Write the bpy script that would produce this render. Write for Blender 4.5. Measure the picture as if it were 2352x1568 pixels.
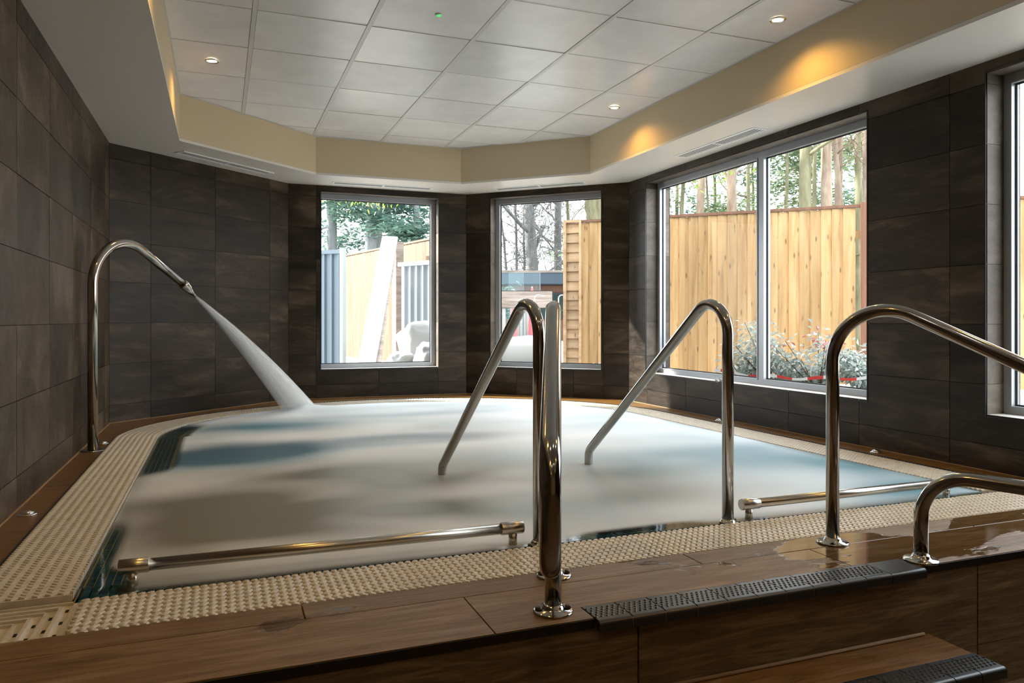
import bpy, bmesh, math, random
from mathutils import Vector, Matrix, noise
from mathutils.geometry import tessellate_polygon
PI = math.pi
S = bpy.context.scene
for o in list(bpy.data.objects): bpy.data.objects.remove(o)
C = S.collection

# ------------------------------------------------------------------ camera
CAMZ = 0.75                     # pool deck is z = 0
cd = bpy.data.cameras.new('camera'); cam = bpy.data.objects.new('camera', cd); C.objects.link(cam)
cd.sensor_width = 36; cd.lens = 1734 / 2352 * 36; cd.shift_y = -49 / 2352; cd.clip_start = 0.05; cd.clip_end = 300
cam.location = (0, 0, CAMZ); cam.rotation_euler = (PI / 2, 0, -math.atan2(.3607, .9327))
S.camera = cam
# ------------------------------------------------------------------ world, sun, exposure
W = bpy.data.worlds.new('sky'); S.world = W; W.use_nodes = True
nt = W.node_tree; nt.nodes.clear()
wo = nt.nodes.new('ShaderNodeOutputWorld'); bg = nt.nodes.new('ShaderNodeBackground')
tc = nt.nodes.new('ShaderNodeTexCoord'); nz = nt.nodes.new('ShaderNodeTexNoise'); nz.inputs['Scale'].default_value = 2.2
nz.inputs['Detail'].default_value = 4
cr = nt.nodes.new('ShaderNodeValToRGB')
cr.color_ramp.elements[0].position = .35; cr.color_ramp.elements[0].color = (.80, .90, 1.0, 1)
cr.color_ramp.elements[1].position = .7; cr.color_ramp.elements[1].color = (1, 1, 1, 1)
nt.links.new(tc.outputs['Generated'], nz.inputs['Vector']); nt.links.new(nz.outputs['Fac'], cr.inputs['Fac'])
nt.links.new(cr.outputs['Color'], bg.inputs['Color']); bg.inputs['Strength'].default_value = 7.0
nt.links.new(bg.outputs[0], wo.inputs[0])
sd = bpy.data.lights.new('sun', 'SUN'); sd.energy = 20.0; sd.angle = math.radians(1.2); sd.color = (1, .93, .82)
sun = bpy.data.objects.new('sun', sd); C.objects.link(sun)
SUNV = Vector((-.70, .56, .47)).normalized()
sun.rotation_euler = SUNV.to_track_quat('Z', 'Y').to_euler(); sun.location = (-8, 12, 9)
S.view_settings.view_transform = 'Standard'; S.view_settings.look = 'None'; S.view_settings.gamma = 1
S.view_settings.use_curve_mapping = False
S.view_settings.exposure = 0.0
S.cycles.volume_bounces = 6; S.cycles.transparent_max_bounces = 32; S.cycles.diffuse_bounces = 8; S.cycles.max_bounces = 12
SPOT_W = 20.0                   # watts of each warm ceiling downlight
FILL_W = 3.0                   # watts of each added fill lamp, unseen above and behind the camera

# ------------------------------------------------------------------ helpers
def rnd(s): return random.Random(s)
class MB:
    """collects geometry for ONE mesh object"""
    def __init__(s): s.v = []; s.f = []; s.sm = []
    def add(s, vs, fs, smooth=False):
        n = len(s.v); s.v += [tuple(v) for v in vs]; s.f += [tuple(i + n for i in f) for f in fs]; s.sm += [smooth] * len(fs); return s
    def box(s, x0, x1, y0, y1, z0, z1, M=None):
        vs = [Vector(p) for p in ((x0,y0,z0),(x1,y0,z0),(x1,y1,z0),(x0,y1,z0),(x0,y0,z1),(x1,y0,z1),(x1,y1,z1),(x0,y1,z1))]
        if M: vs = [M @ v for v in vs]
        return s.add(vs, [(0,3,2,1),(4,5,6,7),(0,1,5,4),(1,2,6,5),(2,3,7,6),(3,0,4,7)])
    def cbox(s, x0, x1, y0, y1, z0, z1, c=.002, M=None):
        """box whose top edges are chamfered"""
        vs = [(x0,y0,z0),(x1,y0,z0),(x1,y1,z0),(x0,y1,z0),(x0,y0,z1-c),(x1,y0,z1-c),(x1,y1,z1-c),(x0,y1,z1-c),
              (x0+c,y0+c,z1),(x1-c,y0+c,z1),(x1-c,y1-c,z1),(x0+c,y1-c,z1)]
        vs = [Vector(v) for v in vs]
        if M: vs = [M @ v for v in vs]
        return s.add(vs, [(0,3,2,1),(0,1,5,4),(1,2,6,5),(2,3,7,6),(3,0,4,7),(4,5,9,8),(5,6,10,9),(6,7,11,10),(7,4,8,11),(8,9,10,11)])
    def prism(s, poly, z0, z1, M=None):
        """vertical prism over a simple polygon (any winding, may be concave)"""
        a = sum(poly[i][0]*poly[(i+1)%len(poly)][1]-poly[(i+1)%len(poly)][0]*poly[i][1] for i in range(len(poly)))
        if a < 0: poly = poly[::-1]
        n = len(poly)
        tr = tessellate_polygon([[Vector((p[0], p[1], 0)) for p in poly]])
        def up(t):
            a, b, c = [poly[i] for i in t]
            return t if (b[0]-a[0])*(c[1]-a[1])-(c[0]-a[0])*(b[1]-a[1]) > 0 else (t[0], t[2], t[1])
        tr = [up(t) for t in tr]
        vs = [Vector((p[0],p[1],z0)) for p in poly]+[Vector((p[0],p[1],z1)) for p in poly]
        if M: vs = [M @ v for v in vs]
        fs = [tuple(reversed(t)) for t in tr]+[tuple(i+n for i in t) for t in tr]
        fs += [(i,(i+1)%n,(i+1)%n+n,i+n) for i in range(n)]
        return s.add(vs, fs)
    def tube(s, pts, r, seg=12, caps=True):
        pts = [Vector(p) for p in pts]; n = len(pts)
        rs = r if isinstance(r, (list, tuple)) else [r]*n
        t0 = (pts[1]-pts[0]).normalized(); ref = Vector((0,0,1)) if abs(t0.z) < .9 else Vector((1,0,0))
        nrm = t0.cross(ref).normalized(); vs = []
        for i, p in enumerate(pts):
            t = (pts[min(i+1,n-1)]-pts[max(i-1,0)]).normalized()
            nrm = (nrm - t*nrm.dot(t)).normalized(); b = t.cross(nrm)
            for k in range(seg):
                a = 2*PI*k/seg; vs.append(p+(nrm*math.cos(a)+b*math.sin(a))*rs[i])
        fs = [(i*seg+k, i*seg+(k+1)%seg, (i+1)*seg+(k+1)%seg, (i+1)*seg+k) for i in range(n-1) for k in range(seg)]
        s.add(vs, fs, True)
        if caps:
            m = len(s.v)-n*seg
            s.f += [tuple(m+k for k in reversed(range(seg))), tuple(m+(n-1)*seg+k for k in range(seg))]; s.sm += [False]*2
        return s
    def lathe(s, prof, cx=0, cy=0, cz=0, seg=24, M=None, cap=True):
        """prof: (radius, z) from bottom to top"""
        vs = []
        for r, z in prof:
            for k in range(seg):
                a = 2*PI*k/seg; vs.append(Vector((cx+r*math.cos(a), cy+r*math.sin(a), cz+z)))
        if M: vs = [M @ v for v in vs]
        n = len(prof)
        fs = [(i*seg+k, i*seg+(k+1)%seg, (i+1)*seg+(k+1)%seg, (i+1)*seg+k) for i in range(n-1) for k in range(seg)]
        s.add(vs, fs, True)
        if cap:
            m = len(s.v)-n*seg
            s.f += [tuple(m+k for k in reversed(range(seg))), tuple(m+(n-1)*seg+k for k in range(seg))]; s.sm += [False]*2
        return s
    def mesh(s, name):
        me = bpy.data.meshes.new(name); me.from_pydata(s.v, [], s.f)
        me.polygons.foreach_set('use_smooth', s.sm); me.update(); return me
    def build(s, name, m, parent=None, kind=None):
        return put(name, s.mesh(name), m, parent, kind)
def put(name, me, m=None, parent=None, kind=None, loc=None, rot=None, scale=None):
    o = bpy.data.objects.new(name, me); C.objects.link(o)
    if m and me and not me.materials: me.materials.append(m)
    if parent: o.parent = parent
    if kind: o['kind'] = kind
    if loc: o.location = loc
    if rot: o.rotation_euler = rot
    if scale: o.scale = scale
    return o
def tag(o, label, cat, group=None, kind=None):
    o['label'] = label; o['category'] = cat
    if group: o['group'] = group
    if kind: o['kind'] = kind
    return o
def thing(name, label, cat, loc=(0,0,0), rz=0, group=None):
    o = bpy.data.objects.new(name, None); C.objects.link(o); o.location = loc; o.rotation_euler = (0,0,rz)
    o.empty_display_size = .1
    return tag(o, label, cat, group)
def copy_tree(o, parent=None):
    c = o.copy(); C.objects.link(c); c.parent = parent
    for ch in list(o.children): copy_tree(ch, c)
    return c
def fillet(pts, rad, step=.14):
    """polyline with rounded corners; rad[i] for each inner corner"""
    pts = [Vector(p) for p in pts]; out = [pts[0]]
    for i in range(1, len(pts)-1):
        p, a, b = pts[i], (pts[i-1]-pts[i]).normalized(), (pts[i+1]-pts[i]).normalized()
        ang = a.angle(b); tl = rad[i-1]/math.tan(ang/2); turn = PI-ang
        c = p+(a+b).normalized()*(rad[i-1]/math.sin(ang/2)); n = max(3, int(turn/step))
        s0 = p+a*tl-c; e0 = p+b*tl-c; ax = s0.cross(e0).normalized()
        for k in range(n+1): out.append(c+Matrix.Rotation(turn*k/n, 3, ax) @ s0)
    out.append(pts[-1]); return out
def at(u, Y, z=0):
    """a point seen in direction u (2352 px frame) at depth Y and height z"""
    X = (u-1176)/1734*Y
    return Vector((.9327*X+.3607*Y, -.3607*X+.9327*Y, z))

# ------------------------------------------------------------------ materials
def mat(name, col=(.5,.5,.5), rough=.5, metal=0, spec=.5):
    m = bpy.data.materials.new(name); m.use_nodes = True; b = m.node_tree.nodes['Principled BSDF']
    b.inputs['Base Color'].default_value = (*col, 1); b.inputs['Roughness'].default_value = rough
    b.inputs['Metallic'].default_value = metal; b.inputs['Specular IOR Level'].default_value = spec
    return m
def N(m, t, **k):
    n = m.node_tree.nodes.new('ShaderNode'+t)
    for a, v in k.items():
        if a in n.inputs: n.inputs[a].default_value = v
        else: setattr(n, a, v)
    return n
def L(m, a, b): m.node_tree.links.new(a, b)
def bsdf(m): return m.node_tree.nodes['Principled BSDF']
def ramp(m, src, stops):
    r = N(m, 'ValToRGB'); L(m, src, r.inputs['Fac']); e = r.color_ramp.elements
    while len(e) < len(stops): e.new(.5)
    for el, (p, c) in zip(e, stops): el.position = p; el.color = (*c, 1) if len(c) == 3 else c
    return r.outputs['Color']
def coords(m, scale, rnd_off=True, obj=True, rot=None):
    t = N(m, 'TexCoord'); mp = N(m, 'Mapping'); L(m, t.outputs['Object' if obj else 'Generated'], mp.inputs['Vector'])
    mp.inputs['Scale'].default_value = scale
    if rot: mp.inputs['Rotation'].default_value = rot
    if rnd_off:
        oi = N(m, 'ObjectInfo'); mu = N(m, 'Math', operation='MULTIPLY'); L(m, oi.outputs['Random'], mu.inputs[0]); mu.inputs[1].default_value = 37.
        cb = N(m, 'CombineXYZ'); L(m, mu.outputs[0], cb.inputs[0]); L(m, mu.outputs[0], cb.inputs[1]); L(m, mu.outputs[0], cb.inputs[2])
        L(m, cb.outputs[0], mp.inputs['Location'])
    return mp.outputs['Vector']
def noise_t(m, vec, scale, detail=5, rough=.6, dist=0):
    n = N(m, 'TexNoise'); L(m, vec, n.inputs['Vector']); n.inputs['Scale'].default_value = scale
    n.inputs['Detail'].default_value = detail; n.inputs['Roughness'].default_value = rough; n.inputs['Distortion'].default_value = dist
    return n.outputs['Fac']
def bump(m, h, s=.2, d=.01):
    b = N(m, 'Bump'); b.inputs['Strength'].default_value = s; b.inputs['Distance'].default_value = d
    L(m, h, b.inputs['Height']); L(m, b.outputs[0], bsdf(m).inputs['Normal'])
def mixc(m, fac, a, b, mode='MIX'):
    n = N(m, 'Mix', data_type='RGBA', blend_type=mode)
    if isinstance(fac, float): n.inputs[0].default_value = fac
    else: L(m, fac, n.inputs[0])
    for s, x in ((6, a), (7, b)):
        if isinstance(x, tuple): n.inputs[s].default_value = (*x, 1)
        else: L(m, x, n.inputs[s])
    return n.outputs[2]
def randval(m, lo, hi):
    oi = N(m, 'ObjectInfo'); r = N(m, 'MapRange'); L(m, oi.outputs['Random'], r.inputs[0]); r.inputs[3].default_value = lo; r.inputs[4].default_value = hi
    return r.outputs[0]
M_ = {}
def wall_tile_mat(name, c0, c1, c2, rough=.38, stretch=(1,1,1)):
    m = mat(name, c1, rough, 0, .25)
    v = coords(m, stretch)
    n1 = noise_t(m, v, 3.2, 8, .62, .6); col = ramp(m, n1, [(.32, c0), (.52, c1), (.70, c2)])
    n2 = noise_t(m, coords(m, tuple(s*q for s, q in zip(stretch, (1, 1, 1)))), 16, 6, .7, 1.2)
    col = mixc(m, ramp(m, n2, [(.5, (0,0,0)), (.72, (.35,.35,.35))]), col, c2)
    hsv = N(m, 'HueSaturation'); L(m, col, hsv.inputs['Color']); L(m, randval(m, .62, 1.4), hsv.inputs['Value'])
    L(m, hsv.outputs[0], bsdf(m).inputs['Base Color'])
    L(m, ramp(m, n2, [(.3, (rough-.08,)*3), (.7, (rough+.14,)*3)]), bsdf(m).inputs['Roughness'])
    bump(m, n1, .12, .01)
    return m
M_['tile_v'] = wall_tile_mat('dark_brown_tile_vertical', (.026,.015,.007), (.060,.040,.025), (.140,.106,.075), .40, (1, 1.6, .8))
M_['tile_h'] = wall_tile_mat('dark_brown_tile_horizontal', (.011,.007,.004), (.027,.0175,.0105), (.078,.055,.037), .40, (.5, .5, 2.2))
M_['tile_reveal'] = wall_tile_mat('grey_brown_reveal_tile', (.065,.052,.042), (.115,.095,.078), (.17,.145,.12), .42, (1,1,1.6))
m = M_['grout'] = mat('wall_grout', (.045,.036,.028), .9)
def plank_mat(name, c0, c1, c2, rough, wet=False, stretch=(1.4, 14, 14)):
    m = mat(name, c1, rough)
    v = coords(m, stretch); n1 = noise_t(m, v, 2.6, 8, .68, .8)
    col = ramp(m, n1, [(.3, c0), (.5, c1), (.72, c2)])
    n2 = noise_t(m, coords(m, tuple(s*2.6 for s in stretch)), 7, 5, .7)
    col = mixc(m, ramp(m, n2, [(.56, (0,0,0)), (.74, (.5,.5,.5))]), col, c2)
    hsv = N(m, 'HueSaturation'); L(m, col, hsv.inputs['Color']); L(m, randval(m, .86, 1.14), hsv.inputs['Value']); col = hsv.outputs[0]
    if wet:
        t = N(m, 'NewGeometry'); mp = N(m, 'Mapping'); L(m, t.outputs['Position'], mp.inputs['Vector']); mp.inputs['Scale'].default_value = (1.0, 2.4, 1)
        w = noise_t(m, mp.outputs[0], 1.7, 5, .55, .4)
        sep = N(m, 'SeparateXYZ'); L(m, t.outputs['Position'], sep.inputs[0])
        mr = N(m, 'MapRange'); L(m, sep.outputs[0], mr.inputs[0]); mr.inputs[1].default_value = .7; mr.inputs[2].default_value = 2.3; mr.inputs[3].default_value = -.10; mr.inputs[4].default_value = .12
        pb_ = N(m, 'MapRange'); L(m, sep.outputs[1], pb_.inputs[0]); pb_.inputs[1].default_value = 1.70; pb_.inputs[2].default_value = 1.90; pb_.inputs[3].default_value = -.13; pb_.inputs[4].default_value = .0
        a0_ = N(m, 'Math', operation='ADD'); L(m, w, a0_.inputs[0]); L(m, pb_.outputs[0], a0_.inputs[1])       # water stands towards the grate
        ad = N(m, 'Math', operation='ADD'); L(m, a0_.outputs[0], ad.inputs[0]); L(m, mr.outputs[0], ad.inputs[1])
        wm = ramp(m, ad.outputs[0], [(.54, (0,0,0)), (.565, (1,1,1))])
        dk = mixc(m, .55, col, (.03,.016,.006))
        col = mixc(m, wm, col, dk)
        rr = ramp(m, wm, [(0, (rough,)*3), (1, (.09,)*3)]); L(m, rr, bsdf(m).inputs['Roughness'])
        iv = N(m, 'Math', operation='SUBTRACT'); iv.inputs[0].default_value = 1; L(m, wm, iv.inputs[1])
        hh = N(m, 'Math', operation='MULTIPLY'); L(m, iv.outputs[0], hh.inputs[0]); L(m, n2, hh.inputs[1])
        bump(m, hh.outputs[0], .55, .006)
    else: bump(m, n1, .22, .008)
    L(m, col, bsdf(m).inputs['Base Color']); return m
M_['deck'] = plank_mat('brown_wood_look_deck_tile', (.095,.041,.008), (.20,.102,.030), (.33,.22,.13), .32, True)
M_['ledge'] = plank_mat('brown_ledge_tile', (.09,.036,.005), (.165,.076,.014), (.24,.13,.045), .35)
M_['riser'] = plank_mat('brown_riser_tile', (.075,.047,.018), (.155,.105,.05), (.31,.235,.14), .42, False, (1.6, 20, 20))
M_['tread'] = plank_mat('brown_tread_tile', (.12,.052,.012), (.21,.105,.035), (.29,.19,.11), .24)
M_['deck_grout'] = mat('brown_grout', (.30,.19,.10), .8)
M_['floor'] = plank_mat('brown_floor_tile', (.07,.045,.028), (.12,.08,.05), (.18,.13,.09), .3)
m = M_['nosing'] = mat('black_nosing_tile', (.02,.021,.024), .34)
bump(m, noise_t(m, coords(m, (1,1,1)), 90, 3), .1, .002)
M_['black_trim'] = mat('black_trim', (.008,.008,.009), .35)
M_['edge_steel'] = mat('dark_steel_edge', (.05,.055,.06), .35, .8)
def paint(name, c, rough=.5, b=.03):
    m = mat(name, c, rough); bump(m, noise_t(m, coords(m, (1,1,1), False), 60, 4), b, .002); return m
M_['beige'] = paint('beige_paint', (.62,.50,.33), .5)
M_['soffit'] = paint('off_white_paint', (.74,.70,.64), .33)
m = M_['panel'] = mat('vinyl_ceiling_panel', (.80,.80,.79), .3)
n = noise_t(m, coords(m, (1,1,1)), 5, 4); L(m, ramp(m, n, [(.3, (.75,.75,.745)), (.7, (.84,.84,.83))]), bsdf(m).inputs['Base Color'])
hs = randval(m, .24, .36); L(m, hs, bsdf(m).inputs['Roughness'])
M_['tbar'] = mat('white_ceiling_grid', (.66,.655,.63), .4)
M_['dark_void'] = mat('dark_void', (.01,.01,.01), .9)
M_['plain_white'] = mat('white_plastic', (.82,.83,.83), .4)
m = M_['grate'] = mat('cream_plastic_grate', (.66,.58,.47), .32)
g = noise_t(m, coords(m, (1,1,1)), 30, 4); L(m, ramp(m, g, [(.3, (.58,.51,.41)), (.65, (.72,.66,.56))]), bsdf(m).inputs['Base Color'])
M_['channel'] = mat('dark_channel', (.035,.03,.025), .6)
def steel(name, c, rough, streak=False):
    m = mat(name, c, rough, 1.0)
    n = noise_t(m, coords(m, (1,1,1)), 40 if streak else 9, 6, .7)
    L(m, ramp(m, n, [(.3, (rough*.9,)*3), (.75, (rough*1.12+.01,)*3)]), bsdf(m).inputs['Roughness']); return m
M_['steel'] = steel('polished_stainless_steel', (.42,.40,.375), .12)
M_['brushed'] = mat('brushed_stainless_steel', (.56,.52,.46), .26, 1.0)
M_['chrome'] = steel('chrome', (.75,.75,.75), .1)
M_['bolt'] = mat('dark_bolt', (.12,.10,.08), .4, .9)
M_['alu'] = mat('grey_aluminium_frame', (.42,.44,.48), .35, .35)
M_['sill'] = mat('white_sill', (.78,.77,.74), .35)
M_['gasket'] = mat('black_gasket', (.015,.015,.018), .5)
m = M_['glass'] = bpy.data.materials.new('clear_window_glass'); m.use_nodes = True; m.node_tree.nodes.clear()
o_ = N(m, 'OutputMaterial'); tr = N(m, 'BsdfTransparent'); tr.inputs[0].default_value = (.97,.985,.98,1); gl = N(m, 'BsdfGlossy'); gl.inputs['Roughness'].default_value = .01
fr = N(m, 'Fresnel', IOR=1.12); mx = N(m, 'MixShader'); gb = N(m, 'NewGeometry'); ib = N(m, 'Math', operation='SUBTRACT'); ib.inputs[0].default_value = 1; L(m, gb.outputs['Backfacing'], ib.inputs[1])
mf = N(m, 'Math', operation='MULTIPLY'); L(m, fr.outputs[0], mf.inputs[0]); L(m, ib.outputs[0], mf.inputs[1])   # one reflection per pane
L(m, mf.outputs[0], mx.inputs[0]); L(m, tr.outputs[0], mx.inputs[1]); L(m, gl.outputs[0], mx.inputs[2]); L(m, mx.outputs[0], o_.inputs[0])
def emit(name, c, s):
    m = bpy.data.materials.new(name); m.use_nodes = True; m.node_tree.nodes.clear()
    e = N(m, 'Emission'); e.inputs[0].default_value = (*c, 1); e.inputs[1].default_value = s; o_ = N(m, 'OutputMaterial'); L(m, e.outputs[0], o_.inputs[0]); return m
M_['lamp'] = emit('warm_lamp_lens', (1, .80, .50), 9)
M_['lamp_fill'] = emit('neutral_fill_lens', (1, .93, .84), 9)  # lens of the added fill lamps
M_['green'] = emit('green_led', (.02, .9, .12), 1.6)
m = M_['mosaic'] = mat('blue_glass_mosaic', (.03,.09,.13), .12)
oi = N(m, 'ObjectInfo'); L(m, ramp(m, noise_t(m, coords(m, (1,1,1)), 2.5, 3), [(.35, (.010,.07,.13)), (.5, (.02,.16,.25)), (.62, (.010,.06,.24)), (.75, (.06,.22,.26))]), bsdf(m).inputs['Base Color'])
M_['mosaic_grout'] = mat('mosaic_grout', (.48,.38,.17), .6)
M_['pool_wall'] = mat('pool_wall_tile', (.05,.12,.16), .3)
def wood(name, c0, c1, c2, rough=.7, stretch=(7, 7, .55), knots=True):
    m = mat(name, c1, rough)
    v = coords(m, stretch); n1 = noise_t(m, v, 2.2, 7, .6, .5); col = ramp(m, n1, [(.3, c0), (.5, c1), (.7, c2)])
    if knots:
        vo = N(m, 'TexVoronoi'); mp = N(m, 'Mapping'); L(m, coords(m, (16, 16, 5)), mp.inputs['Vector']); L(m, mp.outputs[0], vo.inputs['Vector']); vo.inputs['Scale'].default_value = 1
        k = ramp(m, vo.outputs['Distance'], [(.08, (.8,.8,.8)), (.2, (0,0,0))])
        col = mixc(m, k, col, tuple(x*.45 for x in c0))
    hsv = N(m, 'HueSaturation'); L(m, col, hsv.inputs['Color']); L(m, randval(m, .78, 1.18), hsv.inputs['Value'])
    L(m, hsv.outputs[0], bsdf(m).inputs['Base Color']); bump(m, n1, .15, .004); return m
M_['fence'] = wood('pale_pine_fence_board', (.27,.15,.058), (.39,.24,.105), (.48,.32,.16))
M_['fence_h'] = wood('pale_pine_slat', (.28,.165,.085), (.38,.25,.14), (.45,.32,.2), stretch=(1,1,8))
M_['fence_darkened'] = wood('pine_board_darkened_for_sun', (.095,.05,.023), (.135,.078,.040), (.175,.11,.060))  # same pine, colour darkened to offset the strong sun on this fence
M_['red_post'] = wood('red_brown_post', (.09,.036,.018), (.14,.06,.032), (.18,.085,.05), knots=False)
M_['dark_wood'] = wood('dark_brown_cladding', (.10,.04,.025), (.17,.075,.045), (.22,.11,.07), knots=False)
M_['weathered'] = wood('weathered_wood', (.14,.11,.09), (.25,.20,.17), (.34,.29,.25), stretch=(1,1,9), knots=False)
M_['white_metal'] = mat('white_sheet_metal', (.26,.28,.30), .4)
M_['blue_metal'] = mat('pale_blue_sheet_metal', (.11,.145,.18), .4)
M_['white_board'] = paint('white_board', (.36,.355,.34), .6)
M_['bag'] = paint('white_bag', (.34,.34,.335), .7)
M_['slate_blue'] = mat('slate_blue_fascia', (.032,.052,.08), .5)
M_['dark_glass'] = mat('dark_window_glass', (.02,.045,.05), .08)
M_['red'] = mat('dull_red_fabric', (.42,.05,.06), .7)
M_['grey_fab'] = mat('grey_fabric', (.35,.34,.32), .8)
M_['concrete'] = paint('pale_paving', (.34,.33,.31), .8)
M_['frost_glass'] = bpy.data.materials.new('balustrade_glass'); m = M_['frost_glass']; m.use_nodes = True
b = bsdf(m); b.inputs['Base Color'].default_value = (.6,.8,.85,1); b.inputs['Alpha'].default_value = .04; b.inputs['Roughness'].default_value = .05
m = M_['tape'] = mat('red_white_tape', (.8,.1,.1), .5)
wv = N(m, 'TexWave'); wv.bands_direction = 'X'; L(m, coords(m, (1,1,1), False), wv.inputs['Vector']); wv.inputs['Scale'].default_value = 1.3
L(m, ramp(m, wv.outputs['Fac'], [(.49, (.85,.85,.85)), (.51, (.75,.06,.05))]), bsdf(m).inputs['Base Color'])
def bark(name, c0, c1, c2):
    m = mat(name, c1, .9); v = coords(m, (3, 3, .7)); n1 = noise_t(m, v, 2.5, 6, .65, .4)
    L(m, ramp(m, n1, [(.32, c0), (.5, c1), (.7, c2)]), bsdf(m).inputs['Base Color']); bump(m, n1, .5, .03); return m
M_['bark_g'] = bark('mossy_green_bark', (.075,.07,.036), (.135,.125,.07), (.20,.18,.115))
M_['bark_t'] = bark('tan_bark', (.11,.075,.048), (.19,.14,.10), (.27,.215,.165))
M_['bark_s'] = bark('silver_bark', (.05,.05,.047), (.088,.086,.083), (.13,.128,.122))
M_['bark_d'] = bark('grey_blue_bark', (.10,.11,.12), (.17,.18,.19), (.25,.25,.26))
def leafm(name, c0, c1, rough=.5, tr_=.25):
    m = mat(name, c0, rough); g = N(m, 'NewGeometry'); L(m, ramp(m, g.outputs['Random Per Island'], [(.1, c0), (.9, c1)]), bsdf(m).inputs['Base Color'])
    b = bsdf(m); b.inputs['Transmission Weight'].default_value = 0
    nd = N(m, 'BsdfTranslucent'); mx = N(m, 'MixShader'); mx.inputs[0].default_value = tr_
    out = [x for x in m.node_tree.nodes if x.type == 'OUTPUT_MATERIAL'][0]
    nd.inputs[0].default_value = (*[min(1, x*1.5) for x in c1], 1)
    L(m, b.outputs[0], mx.inputs[1]); L(m, nd.outputs[0], mx.inputs[2]); L(m, mx.outputs[0], out.inputs[0]); return m
M_['needle'] = leafm('blue_green_needles', (.04,.10,.08), (.12,.22,.17), .6)
M_['needle2'] = leafm('yellow_green_needles', (.10,.15,.08), (.24,.31,.17), .6)
M_['climber'] = leafm('bright_yellow_green_leaf', (.14,.26,.03), (.34,.48,.07), .4, .45)
M_['shrub_leaf'] = leafm('silver_green_leaf', (.15,.21,.145), (.40,.44,.43), .25)
M_['red_leaf'] = leafm('red_young_leaf', (.28,.06,.07), (.42,.14,.13), .35)
M_['twig'] = mat('brown_twig', (.13,.085,.06), .8)

# ------------------------------------------------------------------ room outline
P1, P2, P3, P4 = (-.75, 6.17), (.60, 7.39), (2.355, 7.39), (3.56, 6.18)
YB = -3.6                                                # rear wall of the room, behind the camera
ZC, ZS, ZF = 2.377, 2.038, -.42                           # upper ceiling, soffit, floor
JX, ROWS = .615, [ZF, -.17, .13, .43, .73, 1.03, 1.33, 1.63, 1.93, 2.05]
def wall(name, p0, p1, openings, tile, s0=0., pitch=JX, zlo=-.02, nstart=0, thick=.26, tile_name='tile', rows=None):
    """p0->p1 with the room on the left; openings (sa, sb, za, zb). Local x runs along, local y points into the room."""
    d = Vector((p1[0]-p0[0], p1[1]-p0[1], 0)); ln = d.length; rz = math.atan2(d.y, d.x)
    b = MB(); zt = ZC+.12
    cuts = sorted(openings)
    x = -.10
    for sa, sb, za, zb in cuts:
        e = .009
        if sa-e > x: b.box(x, sa-e, -thick, -.0085, zlo-.6, zt)
        b.box(sa-e, sb+e, -thick, -.0085, zlo-.6, za-e); b.box(sa-e, sb+e, -thick, -.0085, zb+e, zt); x = sb+e
    b.box(x, ln+.10, -thick, -.0085, zlo-.6, zt)
    w = b.build(name, M_['grout'], None, 'structure'); w.location = (*p0, 0); w.rotation_euler = (0, 0, rz)
    rr = rnd(hash(name) % 999 if False else len(name)*7+int(abs(p0[0])*10))
    js = []; x = s0
    while x < ln-.02: 
        js.append(x); x += pitch
    js = [0] + [j for j in js if j > .02] + [ln]
    rz_ = rows or ROWS
    g = .0015
    for i in range(len(js)-1):
        for k in range(len(rz_)-1):
            xa, xb, ya, yb = js[i]+g, js[i+1]-g, max(rz_[k], zlo)+g, rz_[k+1]-g
            if yb-ya < .01 or xb-xa < .01: continue
            rects = [(xa, xb, ya, yb)]
            for sa, sb, za, zb in openings:
                new = []
                for (a, c, e, f_) in rects:
                    if sb <= a or sa >= c or zb <= e or za >= f_: new.append((a, c, e, f_)); continue
                    if e < za: new.append((a, c, e, za))
                    if f_ > zb: new.append((a, c, zb, f_))
                    lo, hi = max(e, za), min(f_, zb)
                    if a < sa: new.append((a, sa, lo, hi))
                    if c > sb: new.append((sb, c, lo, hi))
                rects = new
            rects = [r for r in rects if r[1]-r[0] > .004 and r[3]-r[2] > .004]
            if not rects: continue
            t = MB(); pr = rr.uniform(-.0006, .0006)
            for a, c, e, f_ in rects:
                t.box(a-(xa+xb)/2, c-(xa+xb)/2, -.008, pr, e-(ya+yb)/2, f_-(ya+yb)/2)
            o = t.build(tile_name, tile, w); o.location = ((xa+xb)/2, 0, (ya+yb)/2)
    return w
# window openings
ZW0, ZW1 = .28, 1.98
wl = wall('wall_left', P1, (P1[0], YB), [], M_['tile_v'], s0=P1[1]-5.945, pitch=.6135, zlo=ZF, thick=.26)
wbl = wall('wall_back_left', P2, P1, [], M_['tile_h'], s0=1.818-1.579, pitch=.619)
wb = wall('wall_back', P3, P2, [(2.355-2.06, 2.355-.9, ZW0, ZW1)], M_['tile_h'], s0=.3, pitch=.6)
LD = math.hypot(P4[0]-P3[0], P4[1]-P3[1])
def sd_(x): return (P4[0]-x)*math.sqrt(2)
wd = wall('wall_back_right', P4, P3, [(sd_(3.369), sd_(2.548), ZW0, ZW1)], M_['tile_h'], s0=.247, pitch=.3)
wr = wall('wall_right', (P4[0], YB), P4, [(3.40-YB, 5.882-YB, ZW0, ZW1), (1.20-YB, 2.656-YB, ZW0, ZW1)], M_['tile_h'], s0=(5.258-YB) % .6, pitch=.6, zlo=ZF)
b = MB(); b.box(P1[0]-.26, P4[0]+.26, YB-.25, YB, ZF-.1, ZC+.12); o = b.build('wall_rear', M_['beige'], None, 'structure')

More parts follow.
